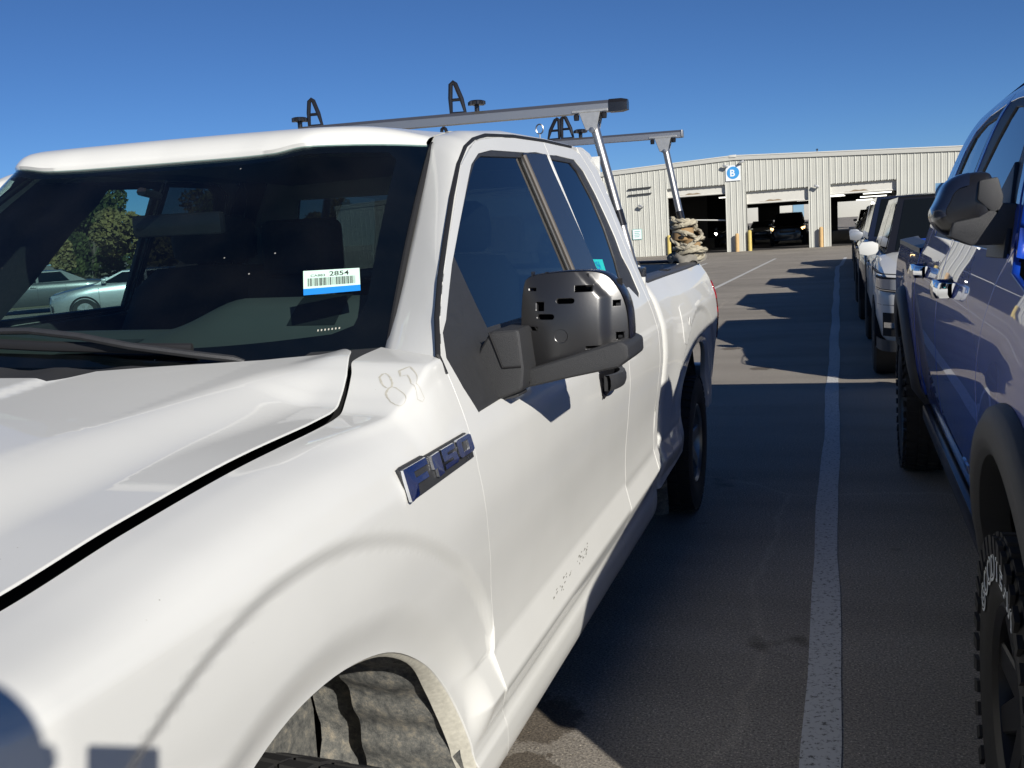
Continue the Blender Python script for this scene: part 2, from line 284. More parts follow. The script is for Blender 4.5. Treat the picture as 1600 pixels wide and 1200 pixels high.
def patch(name, outline, F, m, parent, holes=(), step=.04, edge=None, hem=.012, off=0.0, hint=(1, 0, 0), rim_r=.003):
    """trimmed surface: F(u,v)->3D inside outline minus holes, with rolled edge and exact normals"""
    edge = edge or step * .6
    loops = [resample(outline, edge)] + [resample(h, min(edge, .02)) for h in holes]
    B = np.array([p for L in loops for p in L]); edges = []; k = 0
    for L in loops:
        edges += [(k + i, k + (i + 1) % len(L)) for i in range(len(L))]; k += len(L)
    x0, y0 = B.min(0); x1, y1 = B.max(0)
    g = np.array([(x0 + (i + .5 * (j % 2)) * step, y0 + j * step * .87) for j in range(int((y1 - y0) / (step * .87)) + 2) for i in range(int((x1 - x0) / step) + 2)])
    ok = inside(g, loops[0])
    for h in loops[1:]: ok &= ~inside(g, h)
    g = g[ok]
    if len(g):
        dmin = np.full(len(g), 9.)
        for b in B: dmin = np.minimum(dmin, np.hypot(g[:, 0] - b[0], g[:, 1] - b[1]))
        g = g[dmin > .5 * min(step, edge * 1.3)]
    allp = [Vector(p) for p in B] + [Vector(p) for p in g]
    V, E_, T, *_ = delaunay_2d_cdt(allp, edges, [], 0, 1e-7)
    UV = np.array([(v.x, v.y) for v in V]); cen = np.array([UV[list(t)].mean(0) for t in T]); keep = inside(cen, loops[0])
    for h in loops[1:]: keep &= ~inside(cen, h)
    T = [t for t, k_ in zip(T, keep) if k_]
    H = Vector(hint); P = []; N = []; e = .0015
    for u, v in UV:
        p = Vector(F(u, v)); a = Vector(F(u + e, v)) - Vector(F(u - e, v)); b = Vector(F(u, v + e)) - Vector(F(u, v - e)); nn = a.cross(b)
        nn = nn.normalized() if nn.length > 1e-12 else H.normalized()
        if nn.dot(H) < 0: nn = -nn
        P.append(p + nn * off); N.append(nn)
    vs = list(P); ns = list(N); fs = []
    for t in T:
        a, b, c = t[0], t[1], t[2]
        if (P[b] - P[a]).cross(P[c] - P[a]).dot(N[a]) < 0: t = tuple(reversed(t))
        fs.append(tuple(t))
    if hem:
        # boundary edges of the kept triangles
        cnt = {}
        for t in fs:
            for i in range(len(t)):
                ed = (t[i], t[(i + 1) % len(t)]); cnt[frozenset(ed)] = cnt.get(frozenset(ed), []) + [ed]
        bd = [e_[0] for e_ in cnt.values() if len(e_) == 1]
        o1 = {}; o2 = {}
        outd = {}
        for a, b in bd:
            tdir = (P[b] - P[a]).normalized(); 
            for q in (a, b): outd[q] = outd.get(q, Vector()) + tdir.cross(N[q])
        for q in outd:
            d_ = outd[q].normalized()
            o1[q] = len(vs); vs.append(P[q] + d_ * rim_r * .7 - N[q] * rim_r * .5); ns.append((N[q] + d_).normalized())
            o2[q] = len(vs); vs.append(P[q] + d_ * rim_r * .8 - N[q] * hem); ns.append(d_)
        for a, b in bd:
            fs.append((b, a, o1[a], o1[b])); fs.append((o1[b], o1[a], o2[a], o2[b]))
    me = bpy.data.meshes.new(name); me.from_pydata([tuple(v) for v in vs], [], fs); me.materials.append(m if not isinstance(m, str) else M[m])
    for p in me.polygons: p.use_smooth = True
    me.normals_split_custom_set_from_vertices([tuple(n_) for n_ in ns])
    return link(bpy.data.objects.new(name, me), parent)
def lerp(a, b, t): return a + (b - a) * t
def sstep(a, b, x):
    t = min(1, max(0, (x - a) / (b - a))); return t * t * (3 - 2 * t)
class PCH:   # monotone cubic
    def __init__(s, x, y):
        s.x = list(x); s.y = list(y); n = len(x); h = [x[i + 1] - x[i] for i in range(n - 1)]; d = [(y[i + 1] - y[i]) / h[i] for i in range(n - 1)]; m = [d[0]] + [0] * (n - 2) + [d[-1]]
        for i in range(1, n - 1):
            if d[i - 1] * d[i] > 0: w1 = 2 * h[i] + h[i - 1]; w2 = h[i] + 2 * h[i - 1]; m[i] = (w1 + w2) / (w1 / d[i - 1] + w2 / d[i])
        s.m = m; s.h = h
    def __call__(s, t):
        x = s.x
        if t <= x[0]: return s.y[0] + s.m[0] * (t - x[0])
        if t >= x[-1]: return s.y[-1] + s.m[-1] * (t - x[-1])
        i = 0
        while t > x[i + 1]: i += 1
        h = s.h[i]; u = (t - x[i]) / h; u2 = u * u; u3 = u2 * u
        return s.y[i] * (2 * u3 - 3 * u2 + 1) + h * s.m[i] * (u3 - 2 * u2 + u) + s.y[i + 1] * (-2 * u3 + 3 * u2) + h * s.m[i + 1] * (u3 - u2)
def text_mesh(txt, size, extrude=.001, bold=0.0):
    cu = bpy.data.curves.new('txt', 'FONT'); cu.body = txt; cu.size = size; cu.extrude = extrude; cu.offset = bold; cu.align_x = 'LEFT'
    o = bpy.data.objects.new('txt', cu); COL.objects.link(o); bpy.context.view_layer.update()
    me = bpy.data.meshes.new_from_object(o.evaluated_get(bpy.context.evaluated_depsgraph_get()))
    mb = MB(); mb.add([v.co.copy() for v in me.vertices], [tuple(p.vertices) for p in me.polygons])
    bpy.data.objects.remove(o); bpy.data.meshes.remove(me); bpy.data.curves.remove(cu); return mb
def mapped(mb, fn):
    mb.v = [tuple(fn(*p)) for p in mb.v]; return mb

# ------------------------------------------------------------------ ground
def sheet(name, x0, x1, y0, y1, z, m, kind='structure'):
    o = obj(name, MB().add([(x0, y0, z), (x1, y0, z), (x1, y1, z), (x0, y1, z)], [(0, 1, 2, 3)]), m, None, 0); tag(o, kind=kind); return o
tag(sheet('asphalt_lot', -900, 900, -900, 900, 0, 'asphalt'), 'sun-bleached grey asphalt parking lot', None)
def line(pts, w, nm='parking_line'):
    rows = []
    for i, p in enumerate(pts):
        a = Vector(pts[max(0, i - 1)]); b = Vector(pts[min(len(pts) - 1, i + 1)]); t = (b - a).normalized(); n = Vector((t.y, -t.x))
        ww = w * (1 + .06 * math.sin(i * 2.1) + .04 * math.sin(i * 5.3)); q = Vector(p)
        rows.append([(q.x - n.x * ww / 2, q.y - n.y * ww / 2, .004), (q.x + n.x * ww / 2, q.y + n.y * ww / 2, .004)])
    o = obj(nm, MB().grid(rows), 'line', None, 0); return tag(o, kind='structure')
line([(1.672 + .008 * math.sin(i * .7), -3 + i * .45) for i in range(76)] + [(1.78, 31.6), (1.87, 34.5), (1.95, 37.2)], .116)
line([(-1.35 + i * .045, 18.0 + i * 1.42) for i in range(16)], .11)
line([(-3.6 + i * .02, 21 + i * .9) for i in range(20)], .11)
line([(-7.5, 15 + i) for i in range(22)], .11)

# ------------------------------------------------------------------ white pickup
RHO = R(1.0); PIV = Vector((.98, 0, 1.0)); RY = Matrix.Rotation(RHO, 3, 'Y')
T = thing('pickup_truck', 'white extended-cab pickup truck with a bare black driver mirror, nearest in view', 'pickup truck', PIV - RY @ PIV, (0, RHO, 0))
s_low = PCH([.22, .265, .30, .34, .38, .43, .455, .48, .50, .565], [.80, .865, .915, .942, .953, .956, .950, .950, .958, .986])
s_up = PCH([.672, .72, .80, .95, 1.08, 1.18, 1.25, 1.32, 1.40, 1.48, 1.62, 1.80, 1.93, 2.0], [.9625, .963, .968, .987, .999, .994, .977, .953, .920, .888, .835, .766, .716, .690])
def S(z):
    if z <= .565: return s_low(z)
    if z <= .660: return lerp(.986, .960, (z - .565) / .095)
    if z <= .672: return lerp(.960, .9625, (z - .660) / .012)
    return s_up(z)
def ledge_free(z):   # same section without the ledge
    return lerp(.951, .9625, (z - .48) / .192) if .48 < z < .672 else S(z)
RO = PCH([0, 30, 45, 60, 75, 90, 106, 123, 140, 180], [.845, .82, .795, .782, .790, .815, .855, .900, .955, 1.08]); RL = PCH([0, 25, 57, 80, 97, 118, 140, 180], [.71, .70, .66, .658, .682, .713, .745, .79])
def arch_feat(y, z, cy, mir=1):
    """recess depth of the stamped wheel-arch rings around (cy,.36)"""
    dy = (y - cy); dz = z - .36; r = math.hypot(dy, dz); th = math.degrees(math.atan2(dz, dy * mir))
    ro = RO(th); rl = RL(th)
    d = .0125 * sstep(ro + .013, ro - .027, r)
    d += .017 * sstep(rl + .01, rl - .085, r)
    return d * sstep(.10, .36, dz)
FCY = -.17; RCY = 4.08
def side(y, z):
    x = S(z)
    if y > 2.82 and y < 2.884: t = (y - 2.82) / .064; x -= .035 * (1 - math.sqrt(max(0, 1 - t * t)))
    if y > 2.884:
        lf = ledge_free(z); x = lerp(S(z), lf, sstep(3.2, 3.7, y)) + .006
        if y < 2.93: t = (2.93 - y) / .05; x -= .022 * (1 - math.sqrt(max(0, 1 - min(1, t) ** 2)))
        x += .020 * sstep(1.25, .75, math.hypot(y - RCY, (z - .45) * 1.05)) * sstep(.3, .6, z) - arch_feat(y, z, RCY) * 1.1
        x -= .02 * sstep(1.30, 1.41, z)
        if y > 4.72: t = min(1, (y - 4.72) / .215); x -= .085 * (1 - math.sqrt(1 - t * t * .98))
    return x
yk = [-.95, -.69, -.47, -.145, .10, .18, .24, .32, .375, .55]
gx = PCH(yk, [.815, .82, .82, .82, .815, .806, .790, .765, .742, .735]); gz = PCH(yk, [1.238, 1.253, 1.279, 1.304, 1.311, 1.315, 1.335, 1.375, 1.396, 1.407])
SK = [1.20, 1.245, 1.29, 1.335, 1.38, 1.43]
pfx = PCH(SK, [0, .13, .33, .58, .80, 1]); pfz = PCH(SK, [0, .43, .72, .88, .965, 1]); prx = PCH(SK, [0, .060, .132, .212, .278, 1]); prz = PCH(SK, [0, .265, .53, .78, .965, 1])
ZJ = 1.200
def fender(y, s):
    if s <= 1.20:
        z = s if s < 1.0 else lerp(1.0, ZJ, (s - 1.0) / .2); x = lerp(ledge_free(z), S(z), sstep(.40, .50, y))
    else:
        b = sstep(-.15, .40, y); fx = lerp(pfx(s), prx(s), b); fz = lerp(pfz(s), prz(s), b)
        x0 = S(ZJ); x = lerp(x0, gx(y), fx); z = lerp(ZJ, gz(y), fz)
    if z < 1.25: x -= arch_feat(y, z, FCY) * sstep(1.25, 1.208, z)
    if y < -.78: t = min(1, (-.78 - y) / .2); x -= .10 * t * t
    return x, z
def Fs(sg): return lambda y, z: (sg * side(y, z), y, z)
def Ff(sg): return lambda y, s: (lambda q: (sg * q[0], y, q[1]))(fender(y, s))
SEAL_TOP = [(.437, 1.392), (.516, 1.468), (.621, 1.548), (.75, 1.635), (.923, 1.748), (1.075, 1.839), (1.19, 1.893), (1.29, 1.922), (1.424, 1.944), (1.716, 1.962)]
DOOR = [(.72, .265), (.655, .38), (.645, .46), (.577, .565), (.568, .66), (.572, .72), (.523, .90), (.457, 1.07), (.436, 1.146), (.428, 1.20), (.432, 1.30)] + SEAL_TOP + [(2.081, 1.972), (2.081, 1.0), (2.10, .86), (2.118, .66), (2.10, .5), (2.10, .265)]
WF_OUT = [(.548, 1.465), (.501, 1.441), (.462, 1.389), (.480, 1.32), (.513, 1.257), (.829, 1.263), (.97, 1.385), (2.073, 1.398), (2.073, 1.926), (1.923, 1.928), (1.794, 1.919), (1.41, 1.905), (1.273, 1.887), (1.17, 1.85), (1.105, 1.813), (.86, 1.669), (.72, 1.585)]
GF = [(.785, 1.421), (.761, 1.606), (.941, 1.711), (1.136, 1.820), (1.225, 1.864), (1.30, 1.884), (1.735, 1.902), (1.752, 1.519), (1.765, 1.413)]
REAR = [(2.109, .265), (2.72, .285), (2.72, .5), (2.735, .66), (2.745, 1.2), (2.745, 1.40), (2.742, 1.72), (2.69, 1.88), (2.61, 1.955), (2.50, 1.974), (2.089, 1.972), (2.089, 1.0), (2.108, .86), (2.126, .66), (2.109, .5)]
WR_OUT = [(2.092, 1.927), (2.203, 1.932), (2.47, 1.929), (2.555, 1.885), (2.604, 1.789), (2.63, 1.678), (2.64, 1.601), (2.625, 1.525), (2.66, 1.46), (2.655, 1.365), (2.60, 1.345), (2.50, 1.40), (2.092, 1.400)]
GR = [(2.10, 1.43), (2.10, 1.53), (2.045, 1.897), (2.082, 1.915), (2.40, 1.915), (2.465, 1.88), (2.524, 1.764), (2.53, 1.65), (2.49, 1.52), (2.43, 1.43)]
GR = [(max(2.105, a), b) for a, b in GR]
ARCHO = [(.441, .434), (.413, .512), (.378, .60), (.325, .69), (.229, .785), (.074, .882), (-.055, .929), (-.201, .955), (-.343, .950), (-.46, .91), (-.57, .835), (-.66, .73), (-.715, .60), (-.73, .46)]
ARCHO = smooth_poly(ARCHO, 2, (0, len(ARCHO) - 1))
FEND = [(.70, .265), (.56, .265)] + ARCHO + [(-.95, .46), (-.95, 1.43)] + [(y, 1.43) for y in (-.6, -.2, .1, .3, .40, .53)] + [(.47, 1.405), (.4345, 1.375), (.430, 1.30), (.4255, 1.20), (.4335, 1.146), (.4545, 1.07), (.5205, .90), (.5695, .72), (.5655, .66), (.5745, .565), (.6425, .46), (.6525, .38)]
RARCH = [(3.53, .47), (3.53, .60), (3.58, .74), (3.68, .86), (3.83, .945), (3.98, .975), (4.14, .975), (4.30, .945), (4.46, .86), (4.57, .74), (4.62, .60), (4.62, .50)]
RARCH = smooth_poly(RARCH, 2, (0, len(RARCH) - 1))
BED = [(2.890, .44)] + RARCH + [(4.93, .52), (4.93, 1.395), (2.890, 1.395)]
CORN = [(2.73, .285), (2.75, .5), (2.745, .66), (2.755, 1.2), (2.755, 1.40), (2.752, 1.72), (2.70, 1.885), (2.618, 1.962), (2.60, 1.985), (2.70, 1.99), (2.80, 1.97), (2.86, 1.90), (2.878, 1.72), (2.880, 1.40), (2.880, .44), (2.80, .30)]
parts = {}
for sg in (1, -1):
    h = (sg, 0, .15); F = Fs(sg)
    fe = patch('fender', FEND, Ff(sg), 'white', T, step=.0125 if sg > 0 else .03, edge=.010 if sg > 0 else .02, hem=.006, hint=(sg, 0, .4), rim_r=.0012)
    do = patch('front_door', DOOR, F, 'white', T, holes=[WF_OUT], step=.03, edge=.015, hem=.012, hint=h, rim_r=.0012)
    rd = patch('rear_door', REAR, F, 'white', T, holes=[WR_OUT], step=.035, edge=.02, hem=.012, hint=h, rim_r=.002)
    patch('cab_corner', CORN, F, 'white', T, step=.03, edge=.015, hem=.03, hint=h)
    be = patch('bed_side', BED, F, 'white', T, step=.02 if sg > 0 else .05, edge=.015, hem=.03, hint=(sg, .1, .15))
    patch('window_surround', WF_OUT, F, 'trim', do, holes=[GF if sg > 0 else GF[:-3] + [(2.02, 1.905), (2.03, 1.519), (2.035, 1.413)]], step=.05, edge=.02, hem=.014, off=-.004, hint=h)
    GX = GF if sg > 0 else GF[:-3] + [(2.02, 1.905), (2.03, 1.519), (2.035, 1.413)]
    patch('window_glass', GX, F, 'sglass' if sg > 0 else 'pglass', do, step=.06, edge=.03, hem=0, off=-.010, hint=h)
    if sg > 0: patch('pillar_strip', [(1.775, 1.40), (1.762, 1.52), (1.742, 1.911), (2.036, 1.925), (2.092, 1.53), (2.108, 1.40)], F, 'bstrip', do, step=.05, edge=.03, hem=.004, off=.0025, hint=h)
    if sg > 0: obj('channel_strip', MB().tube([(sg * (S(z) + .002), lerp(1.768, 1.742, (z - 1.4) / .51), z) for z in np.linspace(1.405, 1.905, 12)], .0085, 8), 'taupe', do)
    patch('window_surround', WR_OUT, F, 'trim', rd, holes=[GR], step=.05, edge=.02, hem=.014, off=-.004, hint=h)
    patch('window_glass', GR, F, 'tglass', rd, step=.06, edge=.03, hem=0, off=-.010, hint=h)
    # rubber door-frame seal line
    obj('door_seal', MB().tube([(sg * (side(y, z) - .003), y, z) for y, z in [(a - .006, b + .006) for a, b in [(.4345, 1.352)] + SEAL_TOP] + [(2.1, 1.979), (2.5, 1.981)]], .0065, 8), 'seal', T)
    parts[sg] = (fe, do, rd, be)

# roof side rail + A pillar strip (windscreen edge -> door seal), both sides
R1 = [(.748, .505, 1.377), (.74, .545, 1.407), (.708, .72, 1.538), (.668, .93, 1.70), (.628, 1.11, 1.838), (.604, 1.215, 1.917), (.598, 1.27, 1.945), (.598, 1.40, 1.968), (.60, 1.7, 1.988), (.60, 2.2, 1.998), (.60, 2.6, 1.996), (.60, 2.80, 1.985), (.60, 2.88, 1.955)]
R2 = [(.930, .405, 1.362), (.915, .440, 1.400), (.889, .520, 1.476), (.857, .635, 1.563), (.795, .90, 1.737), (.752, 1.072, 1.846), (.734, 1.19, 1.897), (.718, 1.30, 1.930), (.700, 1.72, 1.969), (.692, 2.2, 1.980), (.694, 2.55, 1.982), (.70, 2.70, 1.978), (.73, 2.86, 1.90)]
def strip_pt(k, t):
    i = min(len(R1) - 2, int(k)); f = k - i
    a = Vector(R1[i]).lerp(Vector(R1[i + 1]), f); b = Vector(R2[i]).lerp(Vector(R2[i + 1]), f)
    p = a.lerp(b, t); w = 4 * t * (1 - t) * .016
    return p + Vector((.72, -.35, .6)) * w
for sg in (1, -1):
    rows = [[(lambda q: (sg * q.x, q.y, q.z))(strip_pt(k * .25, t)) for t in np.linspace(0, 1, 9)] for k in range(4 * (len(R1) - 1) + 1)]
    rows = [[(sg * (abs(r[0][0]) - .004), r[0][1] + .003, r[0][2] - .022)] + r + [(sg * (abs(r[-1][0]) - .004), r[-1][1] + .004, r[-1][2] - .02)] for r in rows]
    obj('roof_pillar', MB().grid(rows), 'white', T, 50)
    obj('roof_ditch', MB().tube([(sg * (x - .002), y, z - .004) for x, y, z in R1[6:]], .006, 8), 'residue', T)

# roof panel
_hx = [0, .20, .30, .38, .46, .53, .602]
HY = PCH(_hx, [.872, .866, .858, .868, .945, 1.05, 1.212]); HZ = PCH(_hx, [1.901, 1.901, 1.903, 1.9155, 1.919, 1.921, 1.922])
def head_y(x): return HY(abs(x))
def head_z(x): return HZ(abs(x))
def roof(x, t):   # t 0 header .. 1 rear
    y0 = head_y(x); a = abs(x) / .6; y = lerp(y0, 2.88, t); d = y - y0
    ze = np.interp(y, [1.0, 1.15, 1.27, 1.40, 1.7, 2.2, 2.6, 2.8, 2.88], [1.964, 1.956, 1.947, 1.967, 1.986, 1.996, 1.994, 1.983, 1.953])
    zc = np.interp(y, [.8, 1.0, 1.3, 1.8, 2.3, 2.7, 2.88], [1.958, 1.973, 1.988, 2.003, 2.004, 1.996, 1.965]) - .010 * a * a
    z = lerp(zc, ze, sstep(.74, 1.0, a) * sstep(.9, 1.05, y)) - .006 * math.exp(-((a - .45) / .06) ** 2) * sstep(1.1, 1.6, y)
    z = lerp(head_z(x), z, 1 - math.exp(-d / .035)) if d < .4 else z
    return (x, y, z)
rows = []
for t in [0, .004, .01, .018, .03, .05, .08, .12, .18, .25, .35, .45, .55, .65, .75, .85, .93, .97, 1]:
    rows.append([roof(x, t) for x in np.linspace(-.598, .598, 97)])
obj('roof_panel', MB().grid([[(p[0], p[1] + .01, p[2] - .02) for p in rows[0]]] + rows + [[(p[0], p[1], p[2] - .06) for p in rows[-1]]]), 'white', T, 60)

# windscreen
def ws_bot(x): a = abs(x); return (x, np.interp(a, [0, .2, .46, .62, .70, .74], [.355, .372, .425, .515, .60, .66 - .11]) if a < .7 else lerp(.585, .553, (a - .7) / .04), np.interp(a, [0, .5, .74], [1.388, 1.392, 1.403]))
WB = PCH([0, .2, .46, .62, .738], [.355, .368, .425, .490, .553]); WZ = PCH([0, .4, .738], [1.385, 1.388, 1.404])
def wsurf(u, v):   # u -1..1, v 0..1
    a = abs(u); xb = u * .738; xt = u * .602
    b = Vector((xb, WB(abs(xb)), WZ(abs(xb)))); t = Vector((xt, HY(abs(xt)) + .010, HZ(abs(xt)) - .004))
    p = b.lerp(t, v); return tuple(p + Vector((0, -.012, .012)) * (4 * v * (1 - v)))
WIN = [(-1, 0), (-.5, 0), (0, 0), (.5, 0), (1, 0), (1, 1), (-1, 1)]
fr_in = [(-.90, .10), (-.84, .075), (0, .055), (.84, .075), (.90, .10), (.925, .2), (.925, .90), (.90, .945), (-.90, .945), (-.925, .90), (-.925, .2)]
patch('windscreen', WIN, wsurf, 'wglass', T, step=.04, hem=0, hint=(0, -.6, .7))
patch('windscreen_frit', WIN, wsurf, 'frit', T, holes=[fr_in], step=.04, hem=0, off=-.003, hint=(0, -.6, .7))
for sg in (1, -1):
    obj('windscreen_seal', MB().tube([Vector(wsurf(sg * 1.004, v)) + Vector((sg * .003, 0, 0)) for v in np.linspace(.0, 1, 24)], .0085, 8), 'seal', T)
obj('mirror_mount', MB().tube([wsurf(.0, .82), Vector(wsurf(0, .82)) + Vector((0, .07, -.01))], .012, 8), 'gloss', T)
mm = MB(); mm.box((0, .93, 1.72), (.24, .03, .065)); obj('rear_view_mirror', mm, 'gloss', T, bevel=.01)

# hood
def hood_side_x(y): return gx(y) - (.019 if y < -.2 else lerp(.019, .011, sstep(-.2, .3, y)))
HTOP = PCH([-.95, -.69, -.3, 0, .3, .52], [1.278, 1.314, 1.347, 1.366, 1.388, 1.402]); HXC = PCH([-.95, -.5, 0, .5], [.37, .45, .535, .63]); HXL = PCH([-.95, -.2, .15, .40], [.64, .70, .74, .735])
def hood(x, y):
    a = abs(x); g = gz(y) + .001; xs = hood_side_x(y); xc = HXC(y); xl = min(HXL(y), xs - .012)
    z = HTOP(y) + .012 * max(0, 1 - (a / .5) ** 2) + .010 * sstep(.19, .15, a)
    z = lerp(z, g + .012, sstep(xc - .02, xl, a))
    return (x, y, z)
HO = []
ed = [(.715, .415), (.66, .482), (.54, .425), (.40, .345), (.30, .295), (.205, .24), (.175, .13), (0, .118)]
sd_ = [(hood_side_x(y), y) for y in (-.93, -.7, -.45, -.15, .05, .15, .20, .25, .30, .34, .375)]
HO = [(0, -.95)] + sd_ + ed
HO = [(-a, b) for a, b in reversed(HO[1:-1])] + HO
HO = [HO[-1]] + HO[:-1]
hd = patch('hood', HO, hood, 'white', T, step=.018, edge=.010, hem=.004, hint=(0, 0, 1), rim_r=.003)
obj('hood_hinge_bracket', MB().box((.806, -.66, 1.232), (.018, .06, .012)).box((.802, -.76, 1.225), (.022, .07, .008)), 'grain', T)

# cowl under the windscreen
def cowl(x, y):
    a = abs(x); yb = WB(min(a, .738)) ; t = (y - (yb - .30)) / .30
    return (x, y, 1.338 + .045 * t + .010 * a + .004 * math.sin(x * 40) * (1 if a < .35 else 0))
CW = [(-.73, .20), (-.55, .16), (-.2, .07), (0, .06), (.2, .07), (.55, .16), (.725, .30), (.735, .545), (.62, .485), (.46, .42), (.2, .363), (0, .35), (-.2, .363), (-.46, .42), (-.62, .485), (-.735, .545)]
cw = patch('cowl', CW, cowl, 'grain', T, step=.05, edge=.03, hem=.02, hint=(0, 0, 1))
for i in range(16):
    x = -.50 + i * .028
    q = cowl(x, .30); obj('vent_slot', MB().box((q[0], q[1] - .01, q[2] + .003), (.011, .10 if i % 5 else .14, .006), Matrix.Rotation(R(18), 3, 'Z')), 'black', cw, 0)
for i, x in enumerate((.30, .36, .42, .48)):
    q = cowl(x, .34); obj('rib', MB().box((q[0], q[1], q[2] + .006), (.008, .09, .012), Matrix.Rotation(R(-35), 3, 'Z')), 'grain', cw, bevel=.002)
cp = MB(); cp.grid([[cowl(x, y) for x in np.linspace(.58, .735, 8)] for y in np.linspace(.38, .56, 6)]); 
obj('cowl_corner', mapped(cp, lambda x, y, z: (x, y, z + .012)), 'grain', T)
# wipers
def wiper(path, bl):
    w = obj('wiper', MB().tube(path, [.006] + [.0125] * (len(path) - 2) + [.008], 8, flat=.7), 'trim', T)
    b = [Vector(wsurf(u, v)) + Vector((0, -.014, .016)) for u, v in bl]
    obj('blade', MB().tube(b, .008, 8, flat=1.6), 'seal', w); return w
def wz(u, v, o=.022): return Vector(wsurf(u, v)) + Vector((0, -o * .75, o))
wiper([(.452, .402, 1.392), (.43, .395, 1.398), (.344, .375, 1.412), (.214, .348, 1.436), (.097, .352, 1.460), (-.05, .395, 1.471), (-.16, .41, 1.470), (-.24, .42, 1.468)], [(u, .02 + .055 * (1 - abs(u + .25))) for u in np.linspace(.45, -.75, 14)])
wiper([(-.16, .33, 1.395), (-.25, .335, 1.41), wz(-.42, .05, .03), wz(-.62, .07, .03), wz(-.8, .08, .026)], [(u, .035) for u in np.linspace(-.25, -.88, 10)])

# inner dark bodies (engine bay, rockers, cab tub)
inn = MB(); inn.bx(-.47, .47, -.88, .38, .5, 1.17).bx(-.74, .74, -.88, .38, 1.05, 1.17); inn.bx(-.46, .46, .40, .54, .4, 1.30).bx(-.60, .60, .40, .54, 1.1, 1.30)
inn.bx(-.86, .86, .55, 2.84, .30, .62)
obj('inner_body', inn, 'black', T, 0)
for sg in (1, -1):   # inner fender, door inners
    obj('inner_fender', MB().grid([[(sg * (fender(y, s)[0] - .012), y, fender(y, s)[1] - .028) for s in np.linspace(1.26, 1.43, 8)] + [(sg * .70, y, gz(y) - .045)] for y in np.linspace(-.9, .42, 14)]), 'black', T, 0)
    obj('door_card', MB().bx(sg * .86, sg * .885, .62, 2.80, .55, 1.385), 'seatf', T, 0, bevel=.01)
    if sg > 0: obj('pillar_lining', MB().grid([[(sg * (S(z) - .035), y, z) for z in np.linspace(1.39, 1.93, 8)] for y in (1.80, 2.05)]), 'seatf', T, 0)
    obj('pillar_lining', MB().grid([[(sg * (S(z) - .03), y, z) for z in np.linspace(1.39, 1.95, 8)] for y in (2.60, 2.84)]), 'seatf', T, 0)
    obj('sill_lining', MB().grid([[(sg * (S(1.93) - .02), y, 1.935), (sg * .60, y, 1.965)] for y in (1.35, 2.0, 2.84)]), 'headl', T, 0)
obj('headliner', MB().grid([[(x, y + k * (x / .6) ** 2, z + .02 * (1 - abs(x) / .6)) for x in np.linspace(-.58, .58, 9)] for y, z, k in ((.99, 1.885, .33), (1.25, 1.925, .2), (2.0, 1.945, 0), (2.84, 1.92, 0))]), 'headl', T)
def dz_(x, y): return np.interp(y, [.42, .60, .80, .95, 1.0, 1.02], [1.365, 1.395, 1.425, 1.415, 1.33, 1.0]) + .085 * sstep(.0, .24, x) * sstep(.72, .60, x) * sstep(.60, .80, y) * (1 if y < 1.01 else 0)
obj('dashboard', MB().grid([[(x, y, dz_(x, y)) for x in np.linspace(-.72, .72, 60)] for y in (.42, .5, .58, .64, .70, .75, .80, .86, .92, .96, 1.0, 1.02)]), 'dash', T, 50)
obj('dash_dark_patch', MB().grid([[(x, y, dz_(x, y) + .004) for x in np.linspace(.40, .535, 6)] for y in np.linspace(.685, .80, 6)]), 'ink', T, 0)  # flat dark patch following the dashboard slope
obj('speaker_grille', MB().grid([[(x, y, dz_(x, y) + .003) for x in np.linspace(-.12, .02, 5)] for y in np.linspace(.55, .70, 5)]), 'seatf', T, 0)
WC = 1.385
sw = MB(); sw.tube([(.40 + .185 * math.cos(q), 1.12 + .08 * math.sin(q), WC + .165 * math.sin(q)) for q in np.linspace(0, 2 * math.pi, 33)[:-1]], .016, 10, True); sw.box((.40, 1.12, WC), (.16, .05, .12)); sw.tube([(.40, 1.12, WC), (.40, .98, WC - .12)], .03, 10)
obj('steering_wheel', sw, 'dash', T)
def seat(cx, nm, dy=0, k=1):
    b = MB(); b.grid([[(cx + k * w * math.cos(q), y + dy + dp * math.sin(q), z) for q in np.linspace(0, 2 * math.pi, 21)[:-1]] for w, y, dp, z in ((.24, 1.62, .07, .90), (.27, 1.66, .09, 1.1), (.27, 1.73, .09, 1.35), (.25, 1.80, .075, 1.50), (.19, 1.83, .055, 1.57), (.05, 1.83, .02, 1.58))], True)
    st = obj(nm, b, 'seatf', T, 60)
    c = MB(); c.box((cx, 1.42 + dy, .86), (.52, .55, .16)); obj('cushion', c, 'seatf', st, bevel=.05)
    h = MB(); h.grid([[(cx + k * w * math.cos(q), 1.85 + dy + dp * math.sin(q), z) for q in np.linspace(0, 2 * math.pi, 21)[:-1]] for w, dp, z in ((.10, .03, 1.585), (.135, .055, 1.61), (.14, .06, 1.68), (.13, .055, 1.74), (.09, .035, 1.765), (.02, .01, 1.77))], True); obj('headrest', h, 'seatf', st, 60)
seat(.42, 'driver_seat'); seat(-.40, 'passenger_seat', -.02, 1.1)
obj('added_dark_panel', MB().grid([[(-(S(z) - .05), lerp(a, b, t), z) for t in np.linspace(0, 1, 4)] for z, a, b in ((1.36, .62, 1.27), (1.43, .70, 1.325), (1.55, .80, 1.43), (1.74, 1.0, 1.57), (1.83, 1.1, 1.66), (1.90, 1.2, 1.70))]), 'seatf', T)  # added dark panel, made up to block the front of the passenger window
b = MB(); b.box((-.04, 1.70, 1.22), (.32, .16, .62)); cs_ = obj('centre_seat_back', b, 'seatf', T, bevel=.04)
h = MB(); h.box((-.055, 1.745, 1.63), (.25, .10, .21)); obj('headrest', h, 'seatf', cs_, bevel=.045, seg=4)
